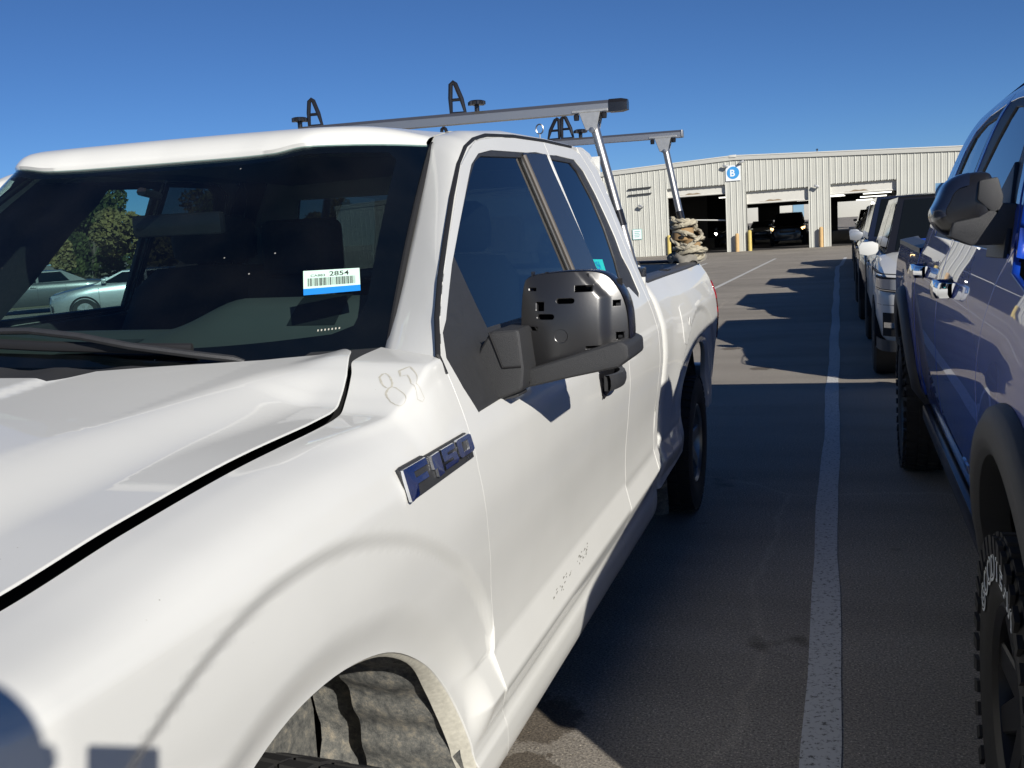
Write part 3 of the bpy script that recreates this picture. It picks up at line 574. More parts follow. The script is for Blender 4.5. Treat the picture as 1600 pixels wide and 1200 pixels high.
b = MB(); b.box((0, 2.55, 1.15), (1.5, .16, .62)); b.box((0, 2.3, .80), (1.5, .5, .16)); rb = obj('rear_bench', b, 'seatf', T, bevel=.04)
# back wall with rear window
bw = MB(); bw.bx(-.92, .92, 2.862, 2.876, .45, 1.42); bw.bx(-.73, .73, 2.862, 2.876, 1.85, 1.96)
for sg in (1, -1): bw.hexa([(sg * .62, 2.862, 1.42), (sg * .90, 2.862, 1.42), (sg * .90, 2.876, 1.42), (sg * .62, 2.876, 1.42), (sg * .56, 2.862, 1.85), (sg * .74, 2.862, 1.85), (sg * .74, 2.876, 1.85), (sg * .56, 2.878, 1.85)])
obj('cab_back', bw, 'white', T, 0)
obj('rear_window', MB().add([(-.62, 2.87, 1.42), (.62, 2.87, 1.42), (.56, 2.87, 1.85), (-.56, 2.87, 1.85)], [(0, 1, 2, 3)]), 'tglass', T, 0)

# barcode sticker inside the windscreen (u,v patch)
def wp(x, z_off):   # sticker frame
    return None
s00 = Vector((.480, .640, 1.520)); 
def find_uv(px, pz):
    best = None
    for v in np.linspace(.1, .6, 101):
        u = px / lerp(.738, .602, v); q = Vector(wsurf(u, v)); d = abs(q.z - pz)
        if best is None or d < best[0]: best = (d, u, v)
    return best[1], best[2]
ST = [find_uv(.524, 1.526), find_uv(.638, 1.531), find_uv(.616, 1.584), find_uv(.504, 1.583)]
def stick(a, b, o=.002):   # a 0..1 left-right, b 0..1 bottom-top
    u = lerp(lerp(ST[0][0], ST[1][0], a), lerp(ST[3][0], ST[2][0], a), b); v = lerp(lerp(ST[0][1], ST[1][1], a), lerp(ST[3][1], ST[2][1], a), b)
    return Vector(wsurf(u, v)) + Vector((0, -.75, .66)) * o
def rect(a0, a1, b0, b1, o): return MB().grid([[stick(a, b, o) for a in np.linspace(a0, a1, 5)] for b in np.linspace(b0, b1, 3)])
stk = obj('barcode_sticker', rect(0, 1, .26, 1, .002), 'sticker', T, 0); stk['label'] = 'pale green barcode sticker with a blue lower band'
obj('blue_band', rect(0, 1, 0, .26, .002), 'stblue', stk, 0)
bars = MB(); a = .08
while a < .92:
    w = random.choice([.005, .005, .008, .012, .018]); bars.add(*(lambda g: (g.v, g.f))(rect(a, min(.92, a + w), .34, .67, .0026))); a += w + random.choice([.006, .008, .012])
obj('barcode', bars, 'ink', stk, 0)
t1 = text_mesh('CA883', .1, 0); mapped(t1, lambda x, y, z: stick(.13 + x * .95, .73 + y * 1.35, .0026)); obj('small_print', t1, 'ink', stk, 0)
t2 = text_mesh('2854', .1, 0, .001); mapped(t2, lambda x, y, z: stick(.47 + x * 1.75, .73 + y * 2.7, .0026)); obj('big_print', t2, 'ink', stk, 0)
vn = MB()
for i in range(7): vn.add(*(lambda q: ([q, q + Vector((.0035, 0, 0)), q + Vector((.0035, .002, .004)), q + Vector((0, .002, .004))], [(0, 1, 2, 3)]))(Vector(wsurf(.80 + i * .010, .085)) + Vector((0, -.002, .003))))
obj('vin_plate', vn, 'residue', T, 0)

# badge on the fender
fe, do, rd, be = parts[1]
def fs(y, z, o): 
    x = fender(y, z if z < 1.18 else 1.18 + (z - 1.18) * .86)[0]; return Vector((x + o, y, z))
def bmap(o0): return lambda u, v, d: fs(.055 + u * .352, 1.178 + v * .062 - .004 * (1 - u) * 0, o0 + d)
bp = [(0, 1), (.035, 1.03), (.30, 1.03), (.33, .97), (.95, .97), (1.0, .82), (.985, .08), (.03, -.02)]
bd = obj('badge', MB().prism([(u, v) for u, v in bp], bmap(0), .001, .006), 'trim', fe, 0)
bd['label'] = 'chrome and black model badge'
let = {
 'F': [[(.01, .02), (.012, .96), (.04, .98), (.30, .98), (.30, .78), (.12, .78), (.12, .60), (.27, .60), (.27, .42), (.12, .42), (.115, .10), (.03, .02)]],
 '1': [[(.36, .50), (.37, .92), (.48, .93), (.48, .25), (.40, .22), (.40, .50)]],
 '5': [[(.51, .93), (.70, .93), (.70, .76), (.58, .76), (.58, .68), (.70, .66), (.72, .40), (.70, .30), (.51, .30), (.51, .45), (.64, .45), (.64, .54), (.51, .54)]],
 '0': [[(.74, .90), (.77, .94), (.95, .94), (.98, .88), (.98, .40), (.95, .34), (.77, .34), (.74, .40), (.74, .90), (.81, .80), (.81, .48), (.91, .48), (.91, .80), (.81, .80)]],
}
for k, polys in let.items():
    if k == '0':
        mb = MB(); 
        for q in ([(.74, .40), (.74, .90), (.77, .94), (.81, .94), (.81, .34), (.77, .34)], [(.91, .34), (.91, .94), (.95, .94), (.98, .88), (.98, .40), (.95, .34)], [(.81, .80), (.81, .94), (.91, .94), (.91, .80)], [(.81, .34), (.81, .48), (.91, .48), (.91, .34)]): mb.prism(q, bmap(.0), .006, .0125)
        obj('badge_letter', mb, 'bchrome', bd, 0)
    else: obj('badge_letter', MB().prism(polys[0], bmap(.0), .006, .0125), 'bchrome', bd, 0)
tx_ = text_mesh('XL', .1, .0); mapped(tx_, lambda x, y, z: fs(.055 + (.86 + x * .8) * .352, 1.178 + (.10 + y * 2.6) * .062, .0068)); obj('badge_print', tx_, 'steel', bd, 0)
# ghost of a removed 87
def stroke(name, pts, w, m, par, f):
    pts = resample(pts, .006, False) + [pts[-1]]; rows = []
    for i, p in enumerate(pts):
        a_ = Vector(pts[max(0, i - 1)]); b_ = Vector(pts[min(len(pts) - 1, i + 1)]); t = (b_ - a_).normalized() if (b_ - a_).length > 0 else Vector((1, 0)); n_ = Vector((-t.y, t.x)) * w / 2 * random.uniform(.6, 1.2)
        rows.append([f(p[0] - n_.x, p[1] - n_.y), f(p[0] + n_.x, p[1] + n_.y)])
    return obj(name, MB().grid(rows), m, par, 0)
def f87(y, s_):
    q = fender(y, s_); e = fender(y, s_ + .003); nn = Vector((e[1] - q[1], 0, q[0] - e[0])).normalized(); return Vector((q[0], y, q[1])) + nn * .0007
G8 = [(.3113, 1.412), (.3272, 1.4105), (.3198, 1.407), (.286, 1.401), (.2772, 1.4035), (.2581, 1.403), (.2302, 1.392), (.2266, 1.3735), (.2468, 1.3705), (.2682, 1.3905), (.286, 1.401), (.2772, 1.4035), (.2878, 1.4085), (.3113, 1.412)]
stroke('glue_residue', smooth_poly(G8, 1, (0, 13)), .0016, 'residue', fe, f87)
G7 = [(.3354, 1.402), (.3526, 1.3965), (.3438, 1.394), (.2988, 1.378), (.298, 1.334), (.2867, 1.332), (.2769, 1.347), (.2956, 1.387), (.3232, 1.3955), (.3166, 1.3995), (.3354, 1.402)]
stroke('glue_residue', G7, .0014, 'residue', fe, f87)
sc = MB()
for i in range(46):
    y = random.uniform(1.03, 1.47); z = .622 + random.gauss(0, .009) + (y - 1.25) * .02
    if 1.2 < y < 1.32 and random.random() < .7: continue
    w_, h_ = random.uniform(.003, .018), random.uniform(.001, .0035)
    sc.add([(S(z - h_) + .0008, y, z - h_), (S(z - h_) + .0008, y + w_, z - h_ + .002), (S(z + h_) + .0008, y + w_ * .8, z + h_), (S(z + h_) + .0008, y + .003, z + h_ * .6)], [(0, 1, 2, 3)])
obj('paint_scuffs', sc, 'scratch', do, 0)['kind'] = 'stuff'
# door handle
hb = [(1.60, 1.155), (1.605, 1.20), (1.80, 1.195), (1.87, 1.165), (1.86, 1.135), (1.70, 1.095), (1.625, 1.085)]
hd_ = patch('door_handle', smooth_poly(hb, 1), Fs(1), 'gloss', do, step=.02, edge=.01, hem=.004, off=.003, hint=(1, 0, 0))
hs = MB(); rows = []
for t in np.linspace(0, 1, 15):
    y = lerp(1.605, 1.87, t); o = .012 + .040 * math.sin(math.pi * min(1, t * 1.15 + .05)) ** .6 if t < .9 else .012; zc_ = lerp(1.145, 1.152, t); hh = lerp(.026, .017, t)
    rows.append([(side(y, zc_) + o + c_[0] * .011, y, zc_ + c_[1] * hh) for c_ in ((-1, -1), (.6, -1), (1, -.4), (1, .4), (.6, 1), (-1, 1))])
hs.grid(rows, True); obj('grip', hs, 'trim', hd_, 40)
patch('handle_pocket', [(1.61, 1.09), (1.63, 1.135), (1.66, 1.095)], Fs(1), 'black', hd_, step=.02, edge=.01, hem=0, off=.005, hint=(1, 0, 0))
# teal sticker on the rear glass
patch('teal_sticker', [(2.108, 1.490), (2.115, 1.537), (2.285, 1.529), (2.265, 1.484)], Fs(1), 'teal', rd, step=.05, hem=0, off=-.0085, hint=(1, 0, 0))
tt = text_mesh('254', .05, 0); mapped(tt, lambda x, y, z: Vector(Fs(1)(2.14 + x * .9, 1.492 + y * .9)) + Vector((-.0075, 0, 0))); obj('sticker_print', tt, 'stblue', rd, 0)
# fuel door
fd = [(3.345, 1.20), (3.36, 1.235), (3.40, 1.245), (3.50, 1.245), (3.54, 1.235), (3.55, 1.20), (3.55, 1.09), (3.54, 1.06), (3.50, 1.05), (3.40, 1.05), (3.36, 1.06), (3.345, 1.09)]
fdo = patch('fuel_door', fd, Fs(1), 'white', be, step=.03, edge=.015, hem=.006, off=.003, hint=(1, 0, .1))
obj('fuel_door_gap', MB().tube([Vector(Fs(1)(y, z)) for y, z in resample(smooth_poly(fd, 1), .02)], .0022, 6, True), 'grey', be)
obj('fuel_door_latch', MB().lathe([(.0, .004), (.022, .004), (.026, .0)], 16, 'X', (side(3.52, 1.15) + .003, 3.52, 1.15)), 'white', be)
# tail lamp
tl = [(4.80, .92), (4.79, 1.25), (4.82, 1.275), (4.925, 1.27), (4.925, .90)]
for sg in (1, -1): patch('tail_lamp', tl, Fs(sg), 'red', parts[sg][3], step=.03, edge=.015, hem=.012, off=.009, hint=(sg, .4, 0))
# bed: rail caps, walls, floor, tailgate
for sg in (1, -1):
    rows = []
    for y in np.linspace(2.892, 4.86, 30):
        xo = side(y, 1.395)
        rows.append([(sg * (xo + .004), y, 1.378), (sg * (xo + .006), y, 1.398), (sg * (xo - .004), y, 1.408), (sg * (xo - .05), y, 1.412), (sg * (xo - .085), y, 1.405), (sg * (xo - .09), y, 1.36)])
    obj('bed_rail_cap', MB().grid(rows), 'cap', parts[sg][3], 40)
    if sg > 0: obj('stake_pocket_plug', MB().box((side(3.6, 1.395) - .03, 3.62, 1.412), (.05, .08, .006)), 'seal', parts[sg][3], bevel=.002)
    obj('bed_wall', MB().bx(sg * .80, sg * .815, 2.90, 4.86, .75, 1.372), 'bedliner', T, 0)
bb = MB(); bb.bx(-.80, .80, 2.895, 2.915, .75, 1.39); bb.bx(-.80, .80, 2.9, 4.86, .72, .75); obj('bed_floor', bb, 'bedliner', T, 0)
tg = MB(); tg.bx(-.80, .80, 4.865, 4.925, .74, 1.39); obj('tailgate', tg, 'white', T, bevel=.012)
obj('tailgate_cap', MB().bx(-.80, .80, 4.86, 4.93, 1.392, 1.412), 'cap', T, bevel=.008)
rbm = MB(); rbm.bx(-.92, .92, 4.95, 5.10, .56, .72); obj('rear_bumper', rbm, 'steel', T, bevel=.03)
# front fascia (mostly out of view)
fb = MB(); fb.bx(-.93, .93, -1.09, -.94, .45, .76); obj('front_bumper', fb, 'grain', T, bevel=.05)
gr = MB(); gr.bx(-.62, .62, -1.0, -.93, .80, 1.20); gl_ = obj('grille', gr, 'gloss', T, bevel=.03)
for z in (.86, .96, 1.06, 1.16): obj('grille_bar', MB().bx(-.56, .56, -1.02, -.99, z - .018, z + .018), 'grain', gl_, bevel=.006)
for sg in (1, -1): obj('headlight', MB().bx(sg * .63, sg * .90, -.99, -.88, .86, 1.17), 'lens', T, bevel=.03)
obj('hood_nose', MB().bx(-.78, .78, -.96, -.90, 1.17, 1.225), 'white', T, bevel=.02)

# wheel wells and liners
def liner(cy, sg, yc=None):
    rows = []
    for q in np.linspace(R(-25), R(205), 60):
        y0, z0 = math.cos(q), math.sin(q); wob = .012 * math.sin(q * 9) + .008 * math.sin(q * 23)
        r = .635 + wob
        rows.append([(sg * x, cy + y0 * (r + dr), max(.12, .40 + z0 * (r * .95 + dr))) for x, dr in ((.895, .0), (.87, .012), (.80, .02), (.65, .02), (.52, .01))])
    return obj('wheel_liner', MB().grid(rows), 'mud', T, 45)
for sg in (1, -1):
    ln = liner(FCY, sg); liner(RCY, sg)
    obj('well_wall', MB().bx(sg * .48, sg * .50, FCY - .7, FCY + .66, .25, 1.1), 'mud', T, 0); obj('well_wall', MB().bx(sg * .48, sg * .50, RCY - .6, RCY + .6, .25, 1.1), 'black', T, 0)
    fl = []   # dirty inner flange of the arch opening
    for y, s in ARCHO:
        x, z = fender(y, s); d = Vector((FCY - y, .40 - z)).normalized(); w_ = sstep(.14, .40, y) * .36 + .05 if y > -.2 else .05; d = d * (.25 + w_)
        fl.append([(sg * (x - .004), y, z), (sg * (x - .010), y + d.x * .012, z + d.y * .012), (sg * (x - .010 - .075 * w_), y + d.x * .030, z + d.y * .030), (sg * (x - .014 - .080 * w_), y + d.x * .034, z + d.y * .034)])
    obj('arch_flange', MB().grid(fl), 'residue', T, 60)
# liner panel with a torn edge, flap and clip hole behind the front arch
lp = []
for q in np.linspace(R(2), R(58), 30):
    r = .588 + .006 * math.sin(q * 31); lp.append([(.925, FCY + math.cos(q) * r, .40 + math.sin(q) * (r * .95)), (.80, FCY + math.cos(q) * (r - .02), .40 + math.sin(q) * (r - .02) * .95), (.68, FCY + math.cos(q) * (r - .01), .40 + math.sin(q) * (r - .01) * .95)])
obj('liner_panel', MB().grid(lp), 'mud', T, 45)
def wheel(parent, c, r, w, rim, sg=1, spokes=5, rimr=None, blocks=44, letters=None, side_lugs=False):
    """tyre with tread blocks and a rim; axis X, outside towards sg"""
    rimr = rimr or r * .56
    ty = MB(); hw = w / 2
    ty.lathe([(rimr, -hw * .82), (rimr * 1.12, -hw * .96), (r * .86, -hw), (r * .955, -hw * .93), (r * .975, -hw * .80), (r * .975, hw * .80), (r * .955, hw * .93), (r * .86, hw), (rimr * 1.12, hw * .96), (rimr, hw * .82)], 56, 'X', c)
    t = obj('tyre', ty, 'rubber', parent, 40)
    tb = MB()
    for k in range(blocks):
        for j, (h0, h1) in enumerate(((-.93, -.50), (-.44, -.06), (0.0, .40), (.48, .95))):
            q = 2 * math.pi * (k + .5 * (j % 2)) / blocks; dq = math.pi / blocks * (.80 + .15 * math.sin(k * 3.3 + j)); r0, r1 = r * .965, r * (1 if abs(h0) < .9 and abs(h1) < .9 else .992)
            P = []
            for rr in (r0, r1):
                for hh, qq in ((h0, q - dq), (h1, q - dq * .6), (h1, q + dq), (h0, q + dq * .6)): P.append((c[0] + hh * hw, c[1] + rr * math.cos(qq), c[2] + rr * math.sin(qq)))
            tb.hexa(P)
            if side_lugs and j in (0, 3):
                sx = -1 if j == 0 else 1; P = []
                for rr, ex in ((r * .86, 0), (r * .97, 0), (r * .97, .012), (r * .86, .010)):
                    for qq in (q - dq * .7, q + dq * .7): P.append((c[0] + sx * (hw * .985 + ex), c[1] + rr * math.cos(qq), c[2] + rr * math.sin(qq)))
                tb.hexa([P[0], P[1], P[3], P[2], P[6], P[7], P[5], P[4]])
    obj('tread', tb, 'rubber', t, 0)['kind'] = 'stuff'
    rm = MB(); rm.lathe([(rimr * 1.04, sg * hw * .86), (rimr * 1.0, sg * hw * .90), (rimr * .93, sg * hw * .80), (rimr * .90, sg * hw * .45), (rimr * .90, -sg * hw * .7)], 48, 'X', c)
    rm.lathe([(.001, sg * hw * .62), (rimr * .20, sg * hw * .62), (rimr * .24, sg * hw * .50), (rimr * .3, sg * hw * .1)], 24, 'X', c)
    ro = obj('rim', rm, rim, parent, 40)
    for k in range(spokes):
        q = 2 * math.pi * k / spokes + .2; P = []
        for rr, wd, x0, x1 in ((rimr * .14, rimr * .20, .30, .60), (rimr * .95, rimr * .15, .40, .78)):
            for xx in (x0, x1):
                for s_ in (-1, 1):
                    P.append((c[0] + sg * hw * xx, c[1] + rr * math.cos(q) - s_ * wd * math.sin(q), c[2] + rr * math.sin(q) + s_ * wd * math.cos(q)))
        obj('spoke', MB().hexa([P[0], P[1], P[3], P[2], P[4], P[5], P[7], P[6]]), rim, ro, bevel=.006, seg=1)
    dk = MB(); dk.lathe([(.001, -sg * hw * .2), (rimr * .9, -sg * hw * .2)], 32, 'X', c); obj('brake_disc', dk, 'black', ro, 0)
    if letters:
        for txt, a0, rad, sz in letters:
            n_ = len(txt)
            for i, ch in enumerate(txt):
                if ch == ' ': continue
                q = a0 - sg * 0 + i * sz * 1.05 / rad * (1 if sg < 0 else -1)
                for j_, (bold, m_, ex) in enumerate(((.004, 'signw', 0), (-.0035, 'rubber', .0012))):
                    L = text_mesh(ch, sz * 1.35, .0006, bold)
                    def fm(x, y, z, q=q, ex=ex):
                        ang = q + (x - sz * .4) / rad * (1 if sg < 0 else -1); rr = rad + (y - sz * .5); return (c[0] + sg * (hw * 1.0 + .001 + ex + z), c[1] + rr * math.cos(ang), c[2] + rr * math.sin(ang))
                    obj('tyre_letter' if j_ == 0 else 'letter_fill', mapped(L, fm), m_, t, 0)
    return t
for sg in (1, -1):
    dz = 0 if sg > 0 else -.030
    for cy in (FCY - .10, RCY): 
        wheel_root = bpy.data.objects.new('wheel', None); link(wheel_root, T); wheel_root.location = (0, 0, 0)
        wheel(wheel_root, (sg * (.83 if cy < 1 else .85), cy, .392 + dz), .392, .265, 'steel', sg, 6)
obj('axle', MB().tube([(-.8, RCY, .38), (.8, RCY, .38)], .06, 10).tube([(-.8, FCY, .38), (.8, FCY, .38)], .05, 10).bx(-.45, .45, -.9, 4.9, .42, .55), 'black', T, 0)

# ------------------------------------------------------------------ driver mirror (cap missing)
MY = .815
mo = [(.996, 1.372), (1.002, 1.531), (1.021, 1.549), (1.10, 1.557), (1.189, 1.556), (1.225, 1.537), (1.262, 1.482), (1.268, 1.391), (1.262, 1.372), (1.20, 1.350), (1.006, 1.318)]
mo = smooth_poly(mo, 2, (0, 10))
def mface(x, z):
    b = 1 - ((x - 1.105) / .15) ** 2; y = MY + .012 - .050 * max(-1.2, b) - .030 * (1 - ((z - 1.41) / .15) ** 2)
    y += .012 * sstep(1.195, 1.225, x + max(0, z - 1.49) * .9)
    return (x, y, z)
def slot(x0, x1, z0, z1, rnd=0):
    if rnd:
        r_ = (z1 - z0) / 2; return [(x0 + r_ - r_ * math.cos(q), (z0 + z1) / 2 + r_ * math.sin(q)) for q in np.linspace(-R(90), R(90), 7)] + [(x1 - r_ + r_ * math.cos(q), (z0 + z1) / 2 - r_ * math.sin(q)) for q in np.linspace(-R(90), R(90), 7)]
    return [(x0, z0), (x1, z0), (x1, z1), (x0, z1)]
SL = [slot(1.043, 1.067, 1.461, 1.485), slot(1.096, 1.143, 1.4775, 1.4925, 1), slot(1.045, 1.093, 1.440, 1.4555, 1), slot(1.141, 1.185, 1.504, 1.522), slot(1.012, 1.048, 1.4125, 1.425), slot(1.022, 1.045, 1.509, 1.519), slot(1.226, 1.245, 1.466, 1.482), slot(1.232, 1.252, 1.385, 1.405), slot(1.165, 1.205, 1.367, 1.376)]
inner = [(x * .97 + 1.13 * .03, z * .965 + 1.44 * .035) for x, z in mo]
mr = patch('side_mirror', inner, mface, 'skel', T, holes=SL, step=.0055, edge=.005, hem=.012, hint=(0, -1, .1), rim_r=.0015); mr['label'] = 'black driver-side mirror with its painted cap missing'
obj('dimple', MB().lathe([(0, .004), (.012, .0025), (.017, -.001)], 20, 'Y', (1.108, mface(1.108, 1.401)[1] + .0005, 1.401)), 'skel', mr)
rows = []
for k, (sc_, y) in enumerate(((.945, MY + .02), (.955, MY - .012), (.975, MY - .018), (.99, MY - .012), (.985, MY + .03), (.95, MY + .06), (.90, MY + .08), (.84, MY + .085))):
    rows.append([(1.13 + (x - 1.13) * sc_, y + (.03 * ((x - 1.0) / .27) if k > 3 else .012 * ((x - 1.0) / .27)), 1.44 + (z - 1.44) * sc_) for x, z in mo])
obj('mirror_shell', MB().grid(rows, True), 'gloss', mr, 40)
for i in range(5):
    x = 1.03 + i * .035; obj('rib', MB().box((x, MY - .018, 1.549 - .002 * i), (.004, .02, .014)), 'gloss', mr, 0)
obj('mirror_cavity', MB().bx(1.012, 1.24, MY + .035, MY + .04, 1.36, 1.53), 'black', mr, 0)
obj('mirror_glass', MB().bx(1.04, 1.225, MY + .088, MY + .092, 1.36, 1.52), 'chrome', mr, bevel=.0015)
for x, z in ((1.038, 1.5185), (1.165, 1.512), (1.237, 1.47), (1.24, 1.392)): obj('clip', MB().box((x, MY + .004, z), (.010, .02, .006)), 'seal', mr, 0)
fn = lambda y0: (lambda u, v, d: (u, y0 + d, v))
ft = [(.885, 1.30), (.93, 1.385), (.955, 1.424), (1.028, 1.428), (1.036, 1.335), (1.03, 1.280), (.965, 1.258), (.90, 1.262)]
obj('mirror_foot', MB().prism(ft, fn(.665), 0, .20), 'grain', mr, bevel=.012, seg=3)
am = [(1.008, 1.318), (1.10, 1.345), (1.254, 1.391), (1.275, 1.380), (1.276, 1.346), (1.252, 1.327), (1.13, 1.302), (1.022, 1.278)]
obj('mirror_arm', MB().prism(am, fn(.725), 0, .20), 'grain', mr, bevel=.010, seg=3)
obj('arm_joint', MB().tube([(1.030, .722, 1.340), (1.026, .722, 1.315), (1.034, .722, 1.292)], .0025, 6), 'black', mr)
obj('foot_joint', MB().tube([(.955, .662, 1.422), (.972, .662, 1.375), (.985, .662, 1.338), (1.03, .664, 1.340)], .0025, 6), 'black', mr)
obj('puddle_lamp', MB().box((.985, .72, 1.262), (.06, .07, .010), Matrix.Rotation(R(-12), 3, 'Y')), 'grain', mr, bevel=.004)
# passenger mirror
pm = MB(); pm.prism([(-x, z) for x, z in mo], fn(MY), 0, .14); pmo = obj('side_mirror', pm, 'gloss', T, bevel=.02); pmo['label'] = 'passenger-side mirror'
obj('mirror_arm', MB().prism([(-x, z) for x, z in am], fn(.74), 0, .17), 'grain', pmo, bevel=.012); obj('mirror_foot', MB().prism([(-x, z) for x, z in ft], fn(.68), 0, .2), 'grain', pmo, bevel=.012)

# ------------------------------------------------------------------ ladder rack
RK = thing('ladder_rack', 'aluminium ladder rack of two crossbars on leaning posts over the white truck bed', 'ladder rack', PIV - RY @ PIV, (0, RHO, 0))
def xbar(y, z, w, h, cap):
    prof = [(-w, -h), (-w, h * .4), (-w * .55, h), (w * .55, h), (w, h * .4), (w, -h)]
    rows = [[(x, y + a, z + b) for a, b in prof] for x in (-.86, .0, .745 if cap else .83)]
    mb = MB().grid(rows, True); n = len(prof); mb.f.append(tuple(range(n))); mb.f.append(tuple(2 * n + k for k in range(n)))
    br = obj('crossbar', mb, 'alu', RK, 25)
    if cap:
        rows = [[(x, y + a * 1.06, z + b * 1.1) for a, b in prof] for x in (.743, .80, .828)]; rows[2] = [(x, lerp(yy, y, .25), lerp(zz, z, .2)) for x, yy, zz in rows[2]]
        c_ = MB().grid(rows, True); c_.f.append(tuple(2 * n + k for k in range(n))); c_.f.append(tuple(range(n))); obj('end_cap', c_, 'gloss', br, 30)
    else: obj('end_cap', MB().bx(.83, .842, y - w, y + w, z - h, z + h), 'alu', br, bevel=.004)
    return br
b1 = xbar(3.05, 2.195, .030, .026, True); b2 = xbar(4.65, 2.180, .030, .022, False)
def post(x0, z0, x1, z1, y, sg):
    ps = obj('rack_post', MB().tube([(sg * x0, y, z0), (sg * x1, y, z1)], .026, 20, flat=.8), 'alu', RK, 60)
    mt = MB(); mt.box((sg * (x0 - .0), y, z0 + .012), (.17, .07, .012)); 
    for s_ in (-1, 1):
        mt.hexa([(sg * x0 - .05, y + s_ * .030, z0 + .006), (sg * x0 + .05, y + s_ * .030, z0 + .006), (sg * x0 + .05, y + s_ * .036, z0 + .006), (sg * x0 - .05, y + s_ * .036, z0 + .006)][:2] + [(sg * x0 + .05, y + s_ * .036, z0 + .006), (sg * x0 - .05, y + s_ * .036, z0 + .006), (sg * x0 - .02, y + s_ * .030, z0 - .075), (sg * x0 + .030, y + s_ * .030, z0 - .075), (sg * x0 + .030, y + s_ * .036, z0 - .075), (sg * x0 - .02, y + s_ * .036, z0 - .075)])
    br = obj('rack_bracket', mt, 'cast', ps, bevel=.002, seg=1)
    for dx, dz in ((-.065, -.006), (.065, -.004)): obj('bolt', MB().lathe([(.012, -.02), (.014, .0), (.006, .012)], 10, 'Z', (sg * x0 + dx, y - .02, z0 + dz)), 'gloss', ps)
    obj('bolt', MB().lathe([(0, -.012), (.013, -.01), (.013, 0)], 10, 'Y', (sg * x0 + .01, y - .036, z0 - .075)), 'steel', ps)
    f_ = MB(); f_.box((sg * x1, y, z1 - .02), (.09, .14, .05)); obj('rack_foot', f_, 'gloss', ps, bevel=.008)
    obj('post_sleeve', MB().tube([(sg * lerp(x0, x1, .62), y, lerp(z0, z1, .62)), (sg * lerp(x0, x1, .72), y, lerp(z0, z1, .72))], .029, 16, flat=.8), 'gloss', ps)
for sg in (1, -1):
    post(.655, 2.165, .835, 1.45, 3.05, sg); post(.722, 2.155, .862, 1.45, 4.65, sg)
def stop(x, y, z, lean, h=.145, mirror=1):
    a0 = Vector((x, y, z)); pa = [(x - .034 * mirror, y, z), (x - .034 * mirror + lean * .3, y, z + h * .5), (x - .026 * mirror + lean, y, z + h * .94), (x - .014 * mirror + lean, y, z + h), (x - .002 * mirror + lean, y, z + h * .94), (x + .022 * mirror, y, z + h * .45), (x + .038 * mirror, y, z)]
    s_ = obj('ladder_stop', MB().tube(pa, .0085, 8, True, flat=1.4).tube([(x - .034 * mirror + lean * .2, y, z + h * .44), (x + .020 * mirror, y, z + h * .44)], .0075, 8), 'gloss', RK)
    return s_
def knob(x, y, z):
    m_ = MB().lathe([(.012, -.01), (.012, .022), (.02, .026), (.036, .028), (.038, .040), (.030, .048), (0, .05)], 14, 'Z', (x, y, z)); 
    for k in range(6): q = k * math.pi / 3; m_.lathe([(0, .026), (.010, .027), (.010, .042), (0, .047)], 8, 'Z', (x + .035 * math.cos(q), y + .035 * math.sin(q), z))
    obj('clamp_knob', m_, 'gloss', RK)
stop(.0, 3.05, 2.221, -.004); knob(.098, 3.05, 2.225); stop(-.772, 3.05, 2.221, .0, .13); knob(-.86, 3.05, 2.222)
stop(.118, 4.65, 2.203, -.006, .135); stop(.030, 4.65, 2.203, .010, .125, -1); knob(.203, 4.65, 2.205); knob(-.5, 4.65, 2.205); stop(-.7, 4.65, 2.203, 0, .13)
obj('eye_hook', MB().tube([(-.062 + .024 * math.cos(q), 4.65, 2.275 + .03 * math.sin(q)) for q in np.linspace(0, 2 * math.pi, 17)[:-1]], .0045, 6, True).tube([(-.062, 4.65, 2.2), (-.062, 4.65, 2.246)], .0045, 6), 'steel', RK)
# rope bundle round the rear post foot
RP = thing('rope_bundle', 'frayed pale rope wound in a lumpy heap around the rear rack post foot', 'rope', RY @ (Vector((.85, 4.62, 1.42)) - PIV) + PIV, (0, RHO, 0))
def coil(z0, z1, turns, rx, ry, cx=0, cy=0, wob=.02, r=.011, sq=0):
    n_ = int(turns * 22); pth = []
    for i in range(n_):
        t = i / (n_ - 1); q = t * turns * 2 * math.pi + sq; k = 1 + wob * 8 * math.sin(q * 2.7 + sq) * .3
        pth.append((cx + rx * k * math.cos(q) + random.uniform(-1, 1) * wob * .25, cy + ry * k * math.sin(q), lerp(z0, z1, t) + wob * math.sin(q * 1.3 + sq * 2)))
    strands = MB(); m_ = len(pth)
    for s_ in range(3):
        pp = []
        for i, p in enumerate(pth):
            a_ = i * 1.15 + s_ * 2.094; pp.append((p[0] + .55 * r * math.cos(a_), p[1] + .4 * r * math.sin(a_ * .9), p[2] + .55 * r * math.sin(a_)))
        strands.tube(pp, r * .62, 6)
    return obj('rope_coil', strands, 'rope', RP, 60)
coil(.20, .245, 2.6, .070, .075, -.012, 0, .010, .014); coil(.17, .10, 1.5, .085, .07, .006, 0, .03, .012, 1.2); coil(.03, .075, 2.2, .088, .085, .022, -.01, .014, .013, .5); coil(.01, .03, 1.6, .098, .09, .004, .02, .010, .014, 2.2); coil(.085, .13, 1.2, .06, .08, .035, -.02, .03, .012, 3.1); coil(.055, .09, 1.2, .075, .08, .045, -.01, .015, .012, 4.0); coil(.13, .22, .8, .062, .085, .035, -.02, .01, .012, 5.2)
